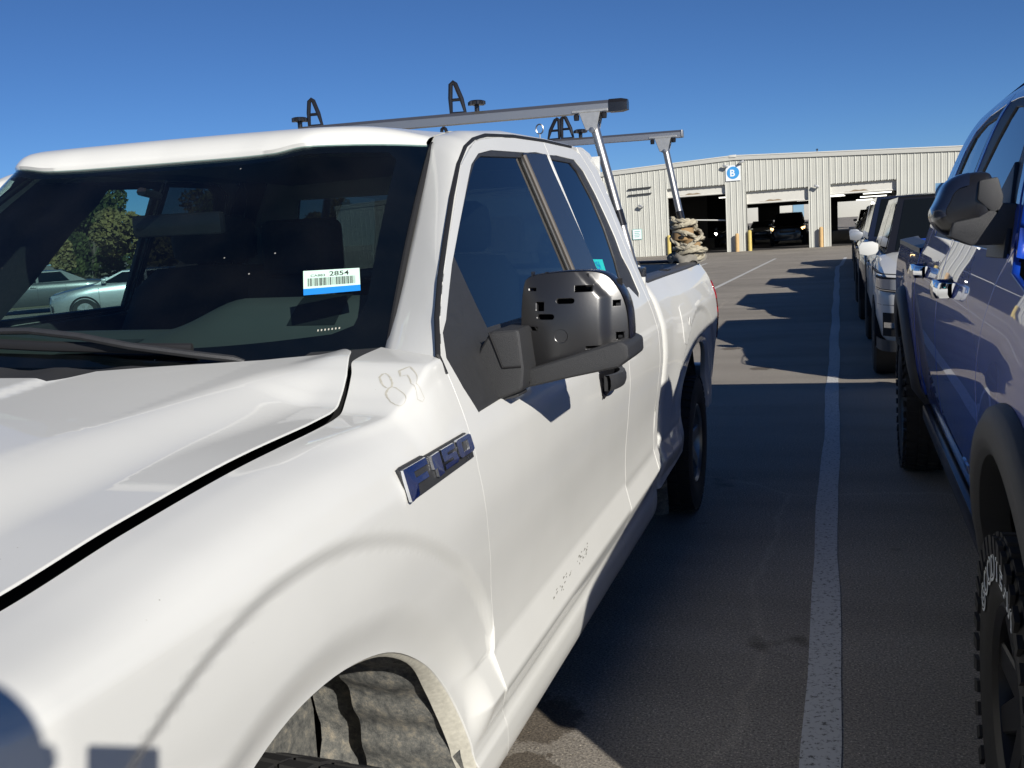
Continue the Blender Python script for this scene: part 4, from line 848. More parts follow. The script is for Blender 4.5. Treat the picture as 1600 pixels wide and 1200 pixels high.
obj('brown_tube', MB().lathe([(.0, .12), (.062, .12), (.066, .125), (.066, .19), (.06, .195), (0, .195)], 20, 'Z', (-.018, 0, 0)), 'card', RP); obj('brown_tube', MB().lathe([(.0, .07), (.052, .07), (.056, .14), (0, .15)], 20, 'Z', (.035, 0, 0)), 'card', RP)
rg = [[((.10 + .02 * math.sin(q * 3) + .012 * math.sin(q * 7)) * f_ * math.cos(q) + .0, (.11 + .018 * math.cos(q * 4)) * f_ * math.sin(q), h_ + .012 * math.sin(q * 5)) for q in np.linspace(0, 2 * math.pi, 33)[:-1]] for f_, h_ in ((1.0, -.012), (1.04, .01), (.9, .03), (.55, .045))]
obj('rag', MB().grid(rg, True), 'cloth', RP, 60)

# the cab is a little wider on the far side than the near half suggests: shear-free widening about x = .3
def widen(x):
    t = .3 - x; return x - .27 * (t if t > .2 else (0 if t < -.2 else (t + .2) ** 2 / .8))
seen = set()
for o_ in list(T.children_recursive):
    if o_.type == 'MESH' and o_.data.name not in seen:
        seen.add(o_.data.name)
        for v_ in o_.data.vertices: v_.co.x = widen(v_.co.x)

# ------------------------------------------------------------------ blue pickup (crew cab, lifted, facing the viewer)
BX0 = 3.17
B = thing('pickup_truck', 'blue lifted crew-cab pickup truck with black fender flares parked at the right edge', 'pickup truck', (BX0, 0, 0))
b_low = PCH([.58, .62, .68, .75], [.945, .975, .985, 1.0]); b_up = PCH([.75, .95, 1.12, 1.26, 1.36, 1.44, 1.50, 1.65, 1.78, 1.92, 2.0, 2.07, 2.13], [1.0, 1.020, 1.028, 1.020, 1.002, .980, .962, .928, .883, .832, .795, .745, .68])
def SB(z): return b_low(z) if z < .75 else (b_up(z) if z < .80 else sum(b_up(z + q * .012) for q in (-3, -2, -1, 0, 1, 2, 3)) / 7)
BF, BR = .97, 5.12; BTAIL = 6.48
def bflare(y, z, c):
    r = math.hypot(y - c, (z - .45)); return .016 * sstep(.92, .66, r)
def bside(y, z):
    x = SB(z) + bflare(y, z, BF) + bflare(y, z, BR)
    x -= .012 * math.exp(-((z - 1.20) / .03) ** 2) * 0
    if y < .25: t = min(1, (.25 - y) / .36); x -= .20 * t * t
    if y > 6.3: t = min(1, (y - 6.3) / .2); x -= .05 * t * t
    return x
def FB(sg): return lambda y, z: (sg * bside(y, z), y, z)
def bfz(y): return np.interp(y, [-.1, .3, 1.0, 1.7], [1.29, 1.35, 1.405, 1.44])
def arc(c, r, a0, a1, n=14, zc=.45): return [(c + r * math.cos(q), zc + r * math.sin(q)) for q in np.linspace(R(a0), R(a1), n)]
BARF = arc(BF, .60, 8, 172, 22, .46); BARR = arc(BR, .60, 8, 172, 22, .46)
BFEND = [(1.72, .66), (1.57, .66)] + BARF[1:] + [(.30, .56), (-.08, .62), (-.10, 1.0), (-.08, 1.29), (.3, 1.35), (1.0, 1.405), (1.44, 1.455), (1.51, 1.51), (1.62, 1.435), (1.71, 1.23), (1.738, 1.1)]
BDF = [(1.73, .62), (1.75, 1.1), (1.722, 1.23), (1.632, 1.44), (1.525, 1.52), (1.58, 1.60), (1.72, 1.74), (1.90, 1.88), (2.10, 1.97), (2.35, 2.035), (2.65, 2.06), (2.925, 2.067), (2.975, 1.78), (3.055, 1.5), (3.095, 1.2), (3.12, .95), (3.10, .62)]
BDR = [(3.12, .62), (3.14, .95), (3.115, 1.2), (3.075, 1.5), (2.995, 1.78), (2.945, 2.067), (3.5, 2.05), (3.75, 2.0), (3.86, 1.9), (3.95, 1.7), (4.1, 1.5), (4.25, 1.35), (4.28, .95), (4.22, .80), (4.12, .62)]
BWF = [(1.56, 1.50), (1.62, 1.585), (1.76, 1.72), (1.93, 1.855), (2.13, 1.945), (2.37, 2.008), (2.66, 2.03), (2.905, 2.04), (2.955, 1.78), (3.03, 1.50)]
BGF = [(1.98, 1.53), (2.03, 1.68), (1.95, 1.775), (2.00, 1.855), (2.17, 1.92), (2.40, 1.978), (2.60, 1.995), (2.80, 1.78), (2.86, 1.53)]
BWR = [(3.10, 1.5), (3.015, 1.78), (2.97, 2.04), (3.40, 2.03), (3.64, 1.985), (3.75, 1.9), (3.83, 1.75), (3.90, 1.5)]
BGR = [(3.17, 1.53), (3.085, 1.78), (3.03, 2.0), (3.40, 1.992), (3.59, 1.95), (3.68, 1.80), (3.74, 1.53)]
BCOR = [(4.31, .62), (4.30, .95), (4.28, 1.35), (4.13, 1.51), (3.98, 1.71), (3.89, 1.91), (3.78, 2.01), (3.52, 2.065), (3.0, 2.082), (2.63, 2.075), (2.34, 2.05), (2.09, 1.985), (1.89, 1.895), (1.71, 1.755), (1.57, 1.615), (1.505, 1.525), (1.46, 1.50), (1.60, 1.68), (1.78, 1.82), (2.0, 1.95), (2.25, 2.05), (2.6, 2.115), (3.0, 2.125), (3.6, 2.11), (3.9, 2.06), (4.05, 1.9), (4.2, 1.7), (4.38, 1.5), (4.42, 1.3), (4.42, .62)]
BBED = [(4.44, .62)] + list(reversed(BARR))[0:0] + [(4.5, .60)] + list(reversed(BARR)) + [(BTAIL - .02, .66), (BTAIL, 1.40), (4.44, 1.42)]
for sg in (-1, 1):
    h = (sg, 0, .1)
    patch('fender', BFEND, FB(sg), 'blue', B, step=.05, edge=.02, hem=.02, hint=h)
    d1 = patch('front_door', BDF, FB(sg), 'blue', B, holes=[BWF], step=.05, edge=.03, hem=.02, hint=h); d2 = patch('rear_door', BDR, FB(sg), 'blue', B, holes=[BWR], step=.05, edge=.03, hem=.02, hint=h)
    patch('cab_frame', BCOR, FB(sg), 'blue', B, step=.05, edge=.02, hem=.02, hint=h, off=-.002)
    patch('bed_side', BBED, FB(sg), 'blue', B, step=.06, edge=.03, hem=.02, hint=h)
    patch('window_surround', BWF, FB(sg), 'trim', d1, holes=[BGF], step=.06, hem=.01, off=-.004, hint=h); patch('window_glass', BGF, FB(sg), 'tglass', d1, step=.08, hem=0, off=-.010, hint=h)
    patch('window_surround', BWR, FB(sg), 'trim', d2, holes=[BGR], step=.06, hem=.01, off=-.004, hint=h); patch('window_glass', BGR, FB(sg), 'tglass', d2, step=.08, hem=0, off=-.010, hint=h)
    for c, arcp in ((BF, 0), (BR, 0)):
        rows = []
        for q in np.linspace(R(-2), R(182), 34):
            y, z = math.cos(q), math.sin(q); r0 = .60; rw = .115 + .02 * math.cos(q) ** 2
            rows.append([(sg * (bside(c + y * rr, .46 + z * rr) + o), c + y * rr, .46 + z * rr) for rr, o in ((r0 + rw, .001), (r0 + rw - .008, .022), (r0 + rw * .62, .040), (r0 + rw * .25, .044), (r0 + .005, .040), (r0 - .012, .028), (r0 - .015, -.05))])
        obj('fender_flare', MB().grid(rows), 'grain', B, 50)
        wl_ = [[(sg * x, c + math.cos(q) * .64, .46 + math.sin(q) * .64) for x in (.99, .55)] for q in np.linspace(R(-10), R(190), 24)]; obj('wheel_liner', MB().grid(wl_), 'black', B, 40)
    obj('sill_step', MB().bx(sg * .90, sg * 1.0, 1.75, 4.2, .50, .59), 'gloss', B, bevel=.02)
    for y, dd in ((2.62, d1), (3.88, d2)):
        z = 1.325; x = bside(y, z); hnd = patch('door_handle', smooth_poly([(y + .0, z - .035), (y - .02, z + .035), (y + .16, z + .04), (y + .19, z), (y + .16, z - .035)], 1), FB(sg), 'black', dd, step=.03, edge=.015, hem=.004, off=.002, hint=h)
        rows = []
        for t in np.linspace(0, 1, 13):
            yy = lerp(y - .045, y + .215, t); o = .006 + .052 * math.sin(math.pi * t) ** .35; zz = z + .002; hh = lerp(.036, .028, abs(t - .5) * 2)
            rows.append([(sg * (x + o + a_ * .012), yy, zz + b_ * hh) for a_, b_ in ((-1, -1), (.5, -1), (1, -.5), (1, .5), (.5, 1), (-1, 1))])
        obj('grip', MB().grid(rows, True), 'chrome', hnd, 45)
    # mirror
    mo2 = smooth_poly([(.985, 1.575), (.983, 1.66), (.988, 1.722), (1.004, 1.744), (1.08, 1.738), (1.118, 1.712), (1.136, 1.662), (1.154, 1.632), (1.150, 1.60), (1.12, 1.562), (1.07, 1.548)], 2, (0,))
    rows = [[(sg * (1.06 + (x - 1.06) * f_), y - .25 * (1.07 - x) * (1 - abs(y - 1.78) * 3), 1.645 + (z - 1.645) * f_) for x, z in mo2] for f_, y in ((.62, 1.672), (.86, 1.680), (.97, 1.70), (1.0, 1.74), (1.0, 1.83), (.95, 1.86))]
    mb = MB().grid(rows, True); n_ = len(mo2); mb.f.append(tuple(range(n_))); mb.f.append(tuple(5 * n_ + k for k in range(n_))); mrb = obj('side_mirror', mb, 'gloss', B, 50)
    obj('mirror_cap', MB().grid([[(sg * (1.06 + (x - 1.06) * f_ * 1.02), y - .25 * (1.07 - x) * (1 - abs(y - 1.78) * 3), 1.645 + (z - 1.645) * f_ * 1.02) for x, z in mo2 if x > 1.05 and z > 1.60] for f_, y in ((.60, 1.667), (.86, 1.676), (.97, 1.697), (1.0, 1.74), (1.0, 1.80))]), 'dkblue', mrb, 50)
    obj('mirror_wedge', MB().prism([(.975, 1.60), (.965, 1.665), (.98, 1.722), (1.03, 1.715), (1.035, 1.66)], lambda u, v, d: (sg * u, 1.655 + d, v), 0, .08), 'grain', mrb, bevel=.008)
    obj('mirror_arm', MB().prism([(.88, 1.525), (.88, 1.635), (.97, 1.648), (1.03, 1.612), (1.10, 1.60), (1.108, 1.556), (1.05, 1.528)], lambda u, v, d: (sg * u, 1.655 + d, v), 0, .19), 'grain', mrb, bevel=.012)
    obj('mirror_mount', MB().prism([(1.60, 1.49), (1.66, 1.58), (1.93, 1.77), (2.01, 1.68), (1.97, 1.52), (1.93, 1.48)], lambda u, v, d: (sg * (bside(u, v) + d), u, v), -.004, .010), 'trim', d1, bevel=.004)
    obj('mirror_glass', MB().bx(sg * 1.0, sg * 1.13, 1.862, 1.866, 1.58, 1.72), 'chrome', mrb, 0)
    tm = text_mesh('TRAIL', .06, .002, .0008)
    obj('door_badge', mapped(tm, lambda x, y, z: (sg * (bside(2.05 + x * .9, .70 + y) + .003 + z), (2.05 + x * .95) if sg > 0 else (2.30 - x * .95) , .70 + y)), 'chrome', d1, 0)
    for c in (BF, BR):
        wr = bpy.data.objects.new('wheel', None); link(wr, B)
        wheel(wr, (sg * .92, c, .43), .43, .28, 'dkrim', sg, 8, .245, 40, [('GOODYEAR', R(28), .345, .072), ('WRANGLER', R(205), .345, .072)] if (c == BF and sg < 0) else None, True)
# hood, roof, windscreen, front, bed
def bhood(x, y): a = abs(x) / .98; return (x, y, bfz(y) + .075 * (1 - a ** 3) + .03 * sstep(.55, .42, abs(x)))
patch('hood', [(-.86, -.06), (.86, -.06), (.985 - .01, .3), (.985, 1.0), (.955, 1.43), (.5, 1.27), (0, 1.21), (-.5, 1.27), (-.955, 1.43), (-.985, 1.0), (-.975, .3)], bhood, 'blue', B, step=.06, hem=.02, hint=(0, 0, 1))
rows = [[(x, lerp(y0, y0 + .10 * (abs(x) / w_) ** 2, 1), z0 - .02 * (abs(x) / w_) ** 2) for x in np.linspace(-w_, w_, 15)] for y0, z0, w_ in ((2.12, 2.05, .70), (2.25, 2.09, .70), (2.5, 2.125, .69), (3.0, 2.145, .69), (3.6, 2.135, .69), (3.85, 2.10, .70), (4.0, 2.03, .72))]
obj('roof_panel', MB().grid(rows), 'blue', B, 60)
def bws(u, v): a = abs(u); b_ = Vector((u * .955, 1.22 + .24 * a * a, 1.485)); t_ = Vector((u * .70, 2.12 + .12 * a * a, 2.05)); return tuple(b_.lerp(t_, v))
patch('windscreen', [(-1, 0), (1, 0), (1, 1), (-1, 1)], bws, 'tglass', B, step=.15, hem=0, hint=(0, -.6, .7))
obj('cab_back', MB().bx(-.88, .88, 4.405, 4.42, .62, 1.5).hexa([(-.88, 4.36, 1.5), (.88, 4.36, 1.5), (.88, 4.38, 1.5), (-.88, 4.38, 1.5), (-.72, 3.98, 2.03), (.72, 3.98, 2.03), (.72, 4.0, 2.03), (-.72, 4.0, 2.03)]), 'dkblue', B, 0)
obj('inner_body', MB().bx(-.88, .88, .05, 1.6, .6, 1.28).bx(-.93, .93, 1.7, 4.4, .55, 1.2).bx(-.4, .4, -.1, 6.3, .42, .6).bx(-.84, .84, 2.2, 4.2, 1.2, 1.45), 'black', B, 0)
obj('bed_box', MB().bx(-.80, .80, 4.44, 6.40, .85, .9).bx(-.86, -.80, 4.44, 6.44, .85, 1.38).bx(.80, .86, 4.44, 6.44, .85, 1.38).bx(-.8, .8, 4.44, 4.47, .85, 1.38), 'bedliner', B, 0)
for sg in (-1, 1):
    rows = [[(sg * (bside(y, 1.40) + .004), y, 1.395), (sg * (bside(y, 1.40) + .004), y, 1.425), (sg * (bside(y, 1.4) - .09), y, 1.44), (sg * (bside(y, 1.4) - .12), y, 1.40)] for y in np.linspace(4.44, BTAIL, 14)]; obj('bed_rail_cap', MB().grid(rows), 'cap', B, 40)
    obj('headlight', MB().bx(sg * .62, sg * .90, -.12, .02, 1.05, 1.24), 'lens', B, bevel=.03)
obj('tailgate', MB().bx(-.86, .86, BTAIL - .06, BTAIL, .80, 1.42), 'blue', B, bevel=.015); obj('rear_bumper', MB().bx(-.98, .98, BTAIL + .02, BTAIL + .18, .62, .80), 'steel', B, bevel=.03)
gb = obj('grille', MB().bx(-.60, .60, -.16, -.06, .86, 1.27), 'gloss', B, bevel=.03)
for z in (.93, 1.02, 1.11, 1.2): obj('grille_bar', MB().bx(-.54, .54, -.185, -.15, z - .015, z + .015), 'dkrim', gb, bevel=.005)
obj('front_bumper', MB().bx(-.90, .90, -.26, -.08, .62, .86), 'gloss', B, bevel=.05)
obj('axle', MB().tube([(-.8, BF, .43), (.8, BF, .43)], .05, 8).tube([(-.8, BR, .43), (.8, BR, .43)], .07, 8), 'black', B, 0)

# ------------------------------------------------------------------ generic cars
def car(label, cat, loc, rz, L, Wd, H, paint, name='parked_car', group=None, hood_l=1.15, hf=.82, hb=1.02, ws_run=.75, roof_len=2.2, back_run=.35, belt=1.05, gc=.26, wr=.34, rimm='steel', detail=1, fog=False, mirror_m=None, lit=None, roofm=None, blunt=False):
    o = thing(name, label, cat, loc, (0, 0, rz), group); hw = Wd / 2
    yw = hood_l; yr = yw + ws_run; ye = min(L - .12, yr + roof_len); yb = min(L - .05, ye + back_run)
    st = []   # y, ztop, half-width
    for y in sorted(set([0, .04, .14, .35, .7, yw * .85, yw, yr, (yr + ye) / 2, ye, yb, L - .25, L - .08, L])):
        if y <= .14: zt = np.interp(y, [0, .04, .14], [hf * (.92 if blunt else .74), hf * (.975 if blunt else .93), hf])
        elif y <= yw: zt = lerp(hf, hb, ((y - .14) / (yw - .14)) ** .8)
        elif y < yb: zt = belt
        else: zt = np.interp(y, [yb, L - .08, L], [belt, belt - .04, belt - .2]) if yb < L - .1 else belt - .05 * sstep(yb, L, y)
        w_ = hw * np.interp(y, [0, .04, .14, .35, .7, L - .6, L - .12, L], [.80, .87, .95, .985, 1, 1, .95, .86] if blunt else [.70, .79, .88, .95, 1, 1, .95, .86]); st.append((y, zt, w_))
    rows = []
    for y, zt, w_ in st:
        half = [(.0, gc), (.86, gc), (.955, gc + .10), (1.0, gc + .30), (1.0, lerp(gc, zt, .70)), (.985, zt - .10), (.93, zt - .03), (.80, zt), (.4, zt + .015), (0, zt + .02)]
        rows.append([(a * w_, y, max(z, gc)) for a, z in half] + [(-a * w_, y, max(z, gc)) for a, z in reversed(half[1:-1])])
    mb = MB().grid(rows, True); n_ = len(rows[0]); mb.f += [tuple(range(n_)), tuple((len(rows) - 1) * n_ + k for k in range(n_))]
    obj('body', mb, paint, o, 35)
    # greenhouse
    xb, xr = hw * .90, hw * .70; zr = H
    c = {'b0': (xb * .96, yw, hb - .01), 'r0': (xr, yr, zr - .03), 'r1': (xr, ye, zr - .04), 'b1': (xb * .97, yb, belt - .01)}
    gh = MB()
    ring = lambda sx: [(sx * c['b0'][0], c['b0'][1], c['b0'][2]), (sx * c['r0'][0], c['r0'][1], c['r0'][2]), (sx * c['r1'][0], c['r1'][1], c['r1'][2]), (sx * c['b1'][0], c['b1'][1], c['b1'][2])]
    A_, B_ = ring(1), ring(-1)
    gh.add(A_ + B_, [(0, 1, 2, 3), (7, 6, 5, 4), (0, 4, 5, 1), (2, 6, 7, 3), (0, 3, 7, 4)])
    obj('cabin_frame', gh, roofm or paint, o, 0)
    rf = [[(x, y, zr - .03 + .03 * (1 - (abs(x) / xr) ** 2) * math.sin(math.pi * (.12 + .76 * t)) ** .5 + .002) for x in np.linspace(-xr, xr, 9)] for t, y in zip(np.linspace(0, 1, 7), np.linspace(yr - .01, ye + .01, 7))]
    obj('roof', MB().grid(rf), roofm or paint, o, 50)
    def inset(P, f0, f1, g0, g1, off):
        a, b, c_, d = [Vector(p) for p in P]; q = lambda u, v: a.lerp(b, u).lerp(d.lerp(c_, u), v); nn = (b - a).cross(d - a).normalized() * off
        return MB().grid([[q(u, v) + nn + nn.normalized() * (.02 * math.sin(math.pi * (u if off else 0))) * 0 for u in np.linspace(f0, f1, 4)] for v in np.linspace(g0, g1, 4)])
    obj('windscreen', inset([B_[0], A_[0], A_[1], B_[1]], .05, .95, .05, .94, .006), 'oglass', o, 0)
    obj('rear_window', inset([A_[3], B_[3], B_[2], A_[2]], .08, .92, .25, .9, .006), 'oglass', o, 0)
    for P, sx in ((A_, 1), (B_, -1)):
        ym = lerp(yr, ye, .42)
        def on(y, t): # point on side plane
            yb0, yb1 = P[0][1], P[3][1]; bt = Vector(P[0]).lerp(Vector(P[3]), (y - yb0) / (yb1 - yb0)); ytop = min(max(y, P[1][1]), P[2][1]); tp = Vector(P[1]).lerp(Vector(P[2]), (ytop - P[1][1]) / (P[2][1] - P[1][1])); r_ = bt.lerp(Vector((tp.x, y if P[1][1] <= y <= P[2][1] else tp.y, tp.z)), t); r_.x += sx * .006; return r_
        def swin(ya0, ya1, yt0, yt1): return MB().add([on(ya0, .06), on(ya1, .06), Vector((on(ya1, .9).x, yt1, on((yt0 + yt1) / 2, .9).z)), Vector((on(ya0, .9).x, yt0, on((yt0 + yt1) / 2, .9).z))], [(0, 1, 2, 3)])
        zt_ = .9
        obj('side_window', swin(yw + .16, ym - .03, lerp(yw, yr, .93) + .06, ym - .03), 'oglass', o, 0)
        obj('side_window', swin(ym + .05, lerp(ye, yb, .30), ym + .05, ye - .06), 'oglass', o, 0)
        m_ = MB(); m_.grid([[(sx * (hw * .93 + a_ * .19), yw + .22 + dy, belt + .06 + zz) for a_, zz in ((0, -.05), (.55, -.07), (1, -.05), (1.05, .03), (.9, .075), (.3, .08), (0, .05))] for dy in (0, .05, .11)], True); n2 = 7; m_.f += [tuple(range(7)), tuple(range(14, 21))]
        obj('side_mirror', m_, mirror_m or paint, o, 40, bevel=.008)
        hdl = MB(); hdl.box((sx * (hw + .004), ym - .12, belt - .16), (.03, .2, .035)); obj('door_handle', hdl, mirror_m or paint, o, bevel=.008)
        for yy in (yw + .12, ym, ye + .08): obj('door_seam', MB().bx(sx * (hw - .012), sx * (hw + .0015), yy - .004, yy + .004, gc + .2, belt - .12), 'black', o, 0)
    for sx in (1, -1):
        obj('headlight', MB().prism([(.10, hf - .17), (.06, hf - .03), (.52, hf + .015), (.40, hf - .10)], lambda u, v, d: (sx * (hw * np.interp(u, [0, .06, .25, .7], [.70, .82, .93, 1]) - .06 + d), u, v), 0, .072), lit or 'lens', o, bevel=.01)
        obj('tail_light', MB().bx(sx * hw * .66, sx * hw * .93, L - .10, L + .006, belt - .28, belt - .10), 'red', o, bevel=.015)
        obj('fog_recess', MB().bx(sx * hw * .50, sx * hw * .84, -.008 + .05, .10, gc + .10, gc + .28), 'gloss', o, bevel=.02)
        for y in (.88, L - .92):
            w0 = bpy.data.objects.new('wheel', None); link(w0, o)
            cc = (sx * (hw - .10), y, wr)
            tm_ = MB().lathe([(wr * .62, -.10), (wr * .9, -.115), (wr, -.09), (wr, .09), (wr * .9, .115), (wr * .62, .10)], 32, 'X', cc); obj('tyre', tm_, 'rubber', w0, 40)
            r_ = MB().lathe([(wr * .66, sx * .10), (wr * .62, sx * .085), (wr * .58, sx * .03), (.001, sx * .03)], 28, 'X', cc); rr = obj('rim', r_, 'black', w0, 40)
            for k in range(5):
                q = k * 2 * math.pi / 5; P = [(cc[0] + sx * xx, cc[1] + ra * math.cos(q) - s_ * wd * math.sin(q), cc[2] + ra * math.sin(q) + s_ * wd * math.cos(q)) for ra, wd in ((.02, .035), (wr * .64, .045)) for xx in (.04, .095) for s_ in (-1, 1)]
                obj('spoke', MB().hexa([P[0], P[1], P[3], P[2], P[4], P[5], P[7], P[6]]), rimm, rr, 0)
            ar = MB().lathe([(wr * 1.02, sx * .0), (wr * 1.02, sx * .108), (wr * 1.17, sx * .108), (wr * 1.17, 0)], 24, 'X', cc, R(-5), R(185)); obj('wheel_arch', ar, 'black', o, 40)
    obj('grille', MB().bx(-hw * .45, hw * .45, -.012, .08, hf - .30, hf - .07), 'gloss', o, bevel=.02)
    obj('lower_bumper', MB().bx(-hw * .75, hw * .75, -.012, .06, gc + .01, gc + .08), 'gloss', o, bevel=.01)
    return o
ROW = 'vehicles parked nose to tail along the painted line'
suv = car('white SUV with a white door mirror parked right behind the blue pickup', 'SUV', (3.06, 8.28, 0), 0, 4.75, 1.97, 1.80, 'white', 'suv', ROW, hood_l=1.30, hf=1.02, hb=1.20, ws_run=.72, roof_len=2.2, back_run=.25, belt=1.18, gc=.34, wr=.37, roofm='dark', blunt=True)
def around(t0, t1, z0, z1, off=.004):   # strip following the SUV's front corner
    P = [(0, .0), (.45, .0), (.788, .0), (.857, .04), (.936, .14), (.970, .35), (.985, .7), (.985, 1.3)]
    out = []
    for t in np.linspace(t0, t1, 14):
        k = min(len(P) - 2, int(t)); f_ = t - k; x = lerp(P[k][0], P[k + 1][0], f_); y = lerp(P[k][1], P[k + 1][1], f_)
        dx, dy = P[k + 1][0] - P[k][0], P[k + 1][1] - P[k][1]; L_ = math.hypot(dx, dy); out.append((x + dy / L_ * off, y - dx / L_ * off))
    return out
def strip(nm, m, t0, t1, z0, z1, off=.004, z0b=None, z1b=None):
    A_ = around(t0, t1, z0, z1, off); n_ = len(A_)
    for sx in (1, -1): obj(nm, MB().grid([[(sx * x, y, lerp(z0, z0b or z0, i / n_)) for i, (x, y) in enumerate(A_)], [(sx * x, y, lerp(z1, z1b or z1, i / n_)) for i, (x, y) in enumerate(A_)], [(sx * x * .985, y + .015, lerp(z1, z1b or z1, i / n_)) for i, (x, y) in enumerate(A_)]]), m, suv, 30)
strip('headlamp_bezel', 'black', 1.7, 5.35, .875, 1.015, .003, .90, 1.03); strip('headlight', 'lens', 1.8, 5.2, .90, 1.0, .009, .925, 1.01); strip('lamp_brow', 'chrome', 1.8, 5.2, .885, .893, .011, .91, .918)
strip('hood_shut_line', 'black', 0, 6.9, 1.035, 1.043, .003, 1.06, 1.068); strip('fog_recess', 'black', 1.5, 3.9, .47, .69, .003); strip('fog_bar', 'chrome', 1.6, 3.7, .55, .60, .012); strip('lower_valance', 'grain', 0, 6.4, .325, .43, .006)
strip('bumper_line', 'grey', 0, 5, .76, .765, .003)
obj('wiper', MB().tube([(-.6, 1.22, 1.215), (-.2, 1.24, 1.225), (.25, 1.26, 1.215)], .012, 6), 'seal', suv)
car('dark navy SUV with a silver mirror partly hidden behind the white SUV', 'SUV', (3.02, 13.75, 0), 0, 4.9, 1.98, 1.88, 'dkblue', 'suv', ROW, hood_l=1.15, hf=1.05, hb=1.22, ws_run=.6, roof_len=2.6, back_run=.2, belt=1.20, gc=.35, wr=.38, mirror_m='silver')
car('silver pickup-sized car third in the row behind the blue pickup', 'car', (3.05, 19.3, 0), 0, 4.9, 1.95, 1.78, 'silver', 'parked_car', ROW, hood_l=1.25, hf=1.0, hb=1.15, belt=1.14, gc=.32, wr=.37)
car('grey hatchback fourth in the row behind the blue pickup', 'car', (3.05, 24.8, 0), 0, 4.3, 1.85, 1.62, 'grey', 'parked_car', ROW, hood_l=1.1, hf=.90, hb=1.05, belt=1.05, roof_len=1.7)
car('low dark sedan last in the row nearest the building', 'car', (3.05, 29.8, 0), 0, 4.5, 1.80, 1.46, 'dark', 'parked_car', ROW, roof_len=1.3, back_run=.7)
car('pale silver sedan seen through the white truck windscreen and side window', 'car', (-18.75, 20.3, 0), R(-52), 4.6, 1.78, 1.37, 'silver', 'parked_car', None, roof_len=1.4, back_run=.75)
car('blue-grey sedan parked beyond the silver sedan past the truck window', 'car', (-26.5, 24.5, 0), R(-52), 4.6, 1.80, 1.45, 'grey', 'parked_car', None, roof_len=1.4, back_run=.75)
car('small grey SUV parked in front of the left end of the warehouse wall', 'SUV', (-9.9, 43.2, 0), R(28), 4.5, 1.84, 1.62, 'grey', 'suv', None, hood_l=1.1, hf=.95, hb=1.08, belt=1.08)

# ------------------------------------------------------------------ warehouse
BY = 50.8
BL = thing('warehouse', 'long cream metal-clad warehouse with three open bay doors', 'building', (0, BY, 0))
def eave(x): return 4.80 - abs(x + 3.33) * .0425
XL, XR = -26.0, 24.0
bays = [(-6.74, -3.76, 3.41), (-2.72, .30, 2.99), (1.35, 4.41, 3.05)]
rib = .30; x = XL; k = 0
def in_bay(xa):
    for a, b, h_ in bays:
        if a - 1e-3 <= xa < b - 1e-3: return h_
    return 0
cuts = sorted(set([round(XL + i * rib, 3) for i in range(int((XR - XL) / rib) + 1)] + [v for b_ in bays for v in b_[:2]]))
for a, b in zip(cuts[:-1], cuts[1:]):
    if b - a < .02: continue
    z0 = in_bay((a + b) / 2); w = b - a; rows = []
    for zz in (z0, None):
        row = []
        for u, dpt in ((0, -.028), (.018, -.028), (.06, 0), (w * .36, 0), (w * .40, -.010), (w * .46, 0), (w * .62, 0), (w * .66, -.010), (w * .72, 0), (w, 0)):
            if u > w: u = w
            row.append((a + u, dpt, zz if zz is not None else eave(a + u) - .16))
        rows.append(row)
    obj('wall_panel', MB().grid(rows), 'wall', BL, 0)
for xa, xb in ((XL, -3.33), (-3.33, XR)):
    e0, e1 = eave(xa), eave(xb)
    obj('eave_trim', MB().hexa([(xa, -.09, e0 - .19), (xb, -.09, e1 - .19), (xb, .2, e1 - .19), (xa, .2, e0 - .19), (xa, -.14, e0), (xb, -.14, e1), (xb, .2, e1), (xa, .2, e0)]), 'eave', BL, 0)
    obj('drip_edge', MB().hexa([(xa, -.16, e0 + .002), (xb, -.16, e1 + .002), (xb, .2, e1 + .002), (xa, .2, e0 + .002), (xa, -.16, e0 + .05), (xb, -.16, e1 + .05), (xb, .2, e1 + .05), (xa, .2, e0 + .05)]), 'eave', BL, 0)
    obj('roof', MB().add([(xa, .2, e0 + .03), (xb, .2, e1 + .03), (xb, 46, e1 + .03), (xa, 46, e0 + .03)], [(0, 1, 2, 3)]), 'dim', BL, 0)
obj('ridge_cap', MB().bx(-3.5, -3.16, -.165, .2, 4.74, 4.865), 'eave', BL, bevel=.01)
obj('side_wall', MB().bx(XL, XL + .1, .05, 46, 0, 3.6), 'wall', BL, 0); obj('side_wall', MB().bx(XR - .1, XR, .05, 46, 0, 3.5), 'wall', BL, 0)
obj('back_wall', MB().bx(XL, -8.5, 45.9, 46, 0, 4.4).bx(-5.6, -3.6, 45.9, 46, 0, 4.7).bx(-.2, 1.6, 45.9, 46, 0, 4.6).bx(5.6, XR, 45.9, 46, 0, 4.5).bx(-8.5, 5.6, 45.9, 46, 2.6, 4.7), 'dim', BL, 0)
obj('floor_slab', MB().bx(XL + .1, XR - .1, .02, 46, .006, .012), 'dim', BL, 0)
obj('partition', MB().bx(-8.5, -8.4, .3, 30, 0, 4.3).bx(5.2, 5.3, .3, 30, 0, 4.3), 'dim', BL, 0)
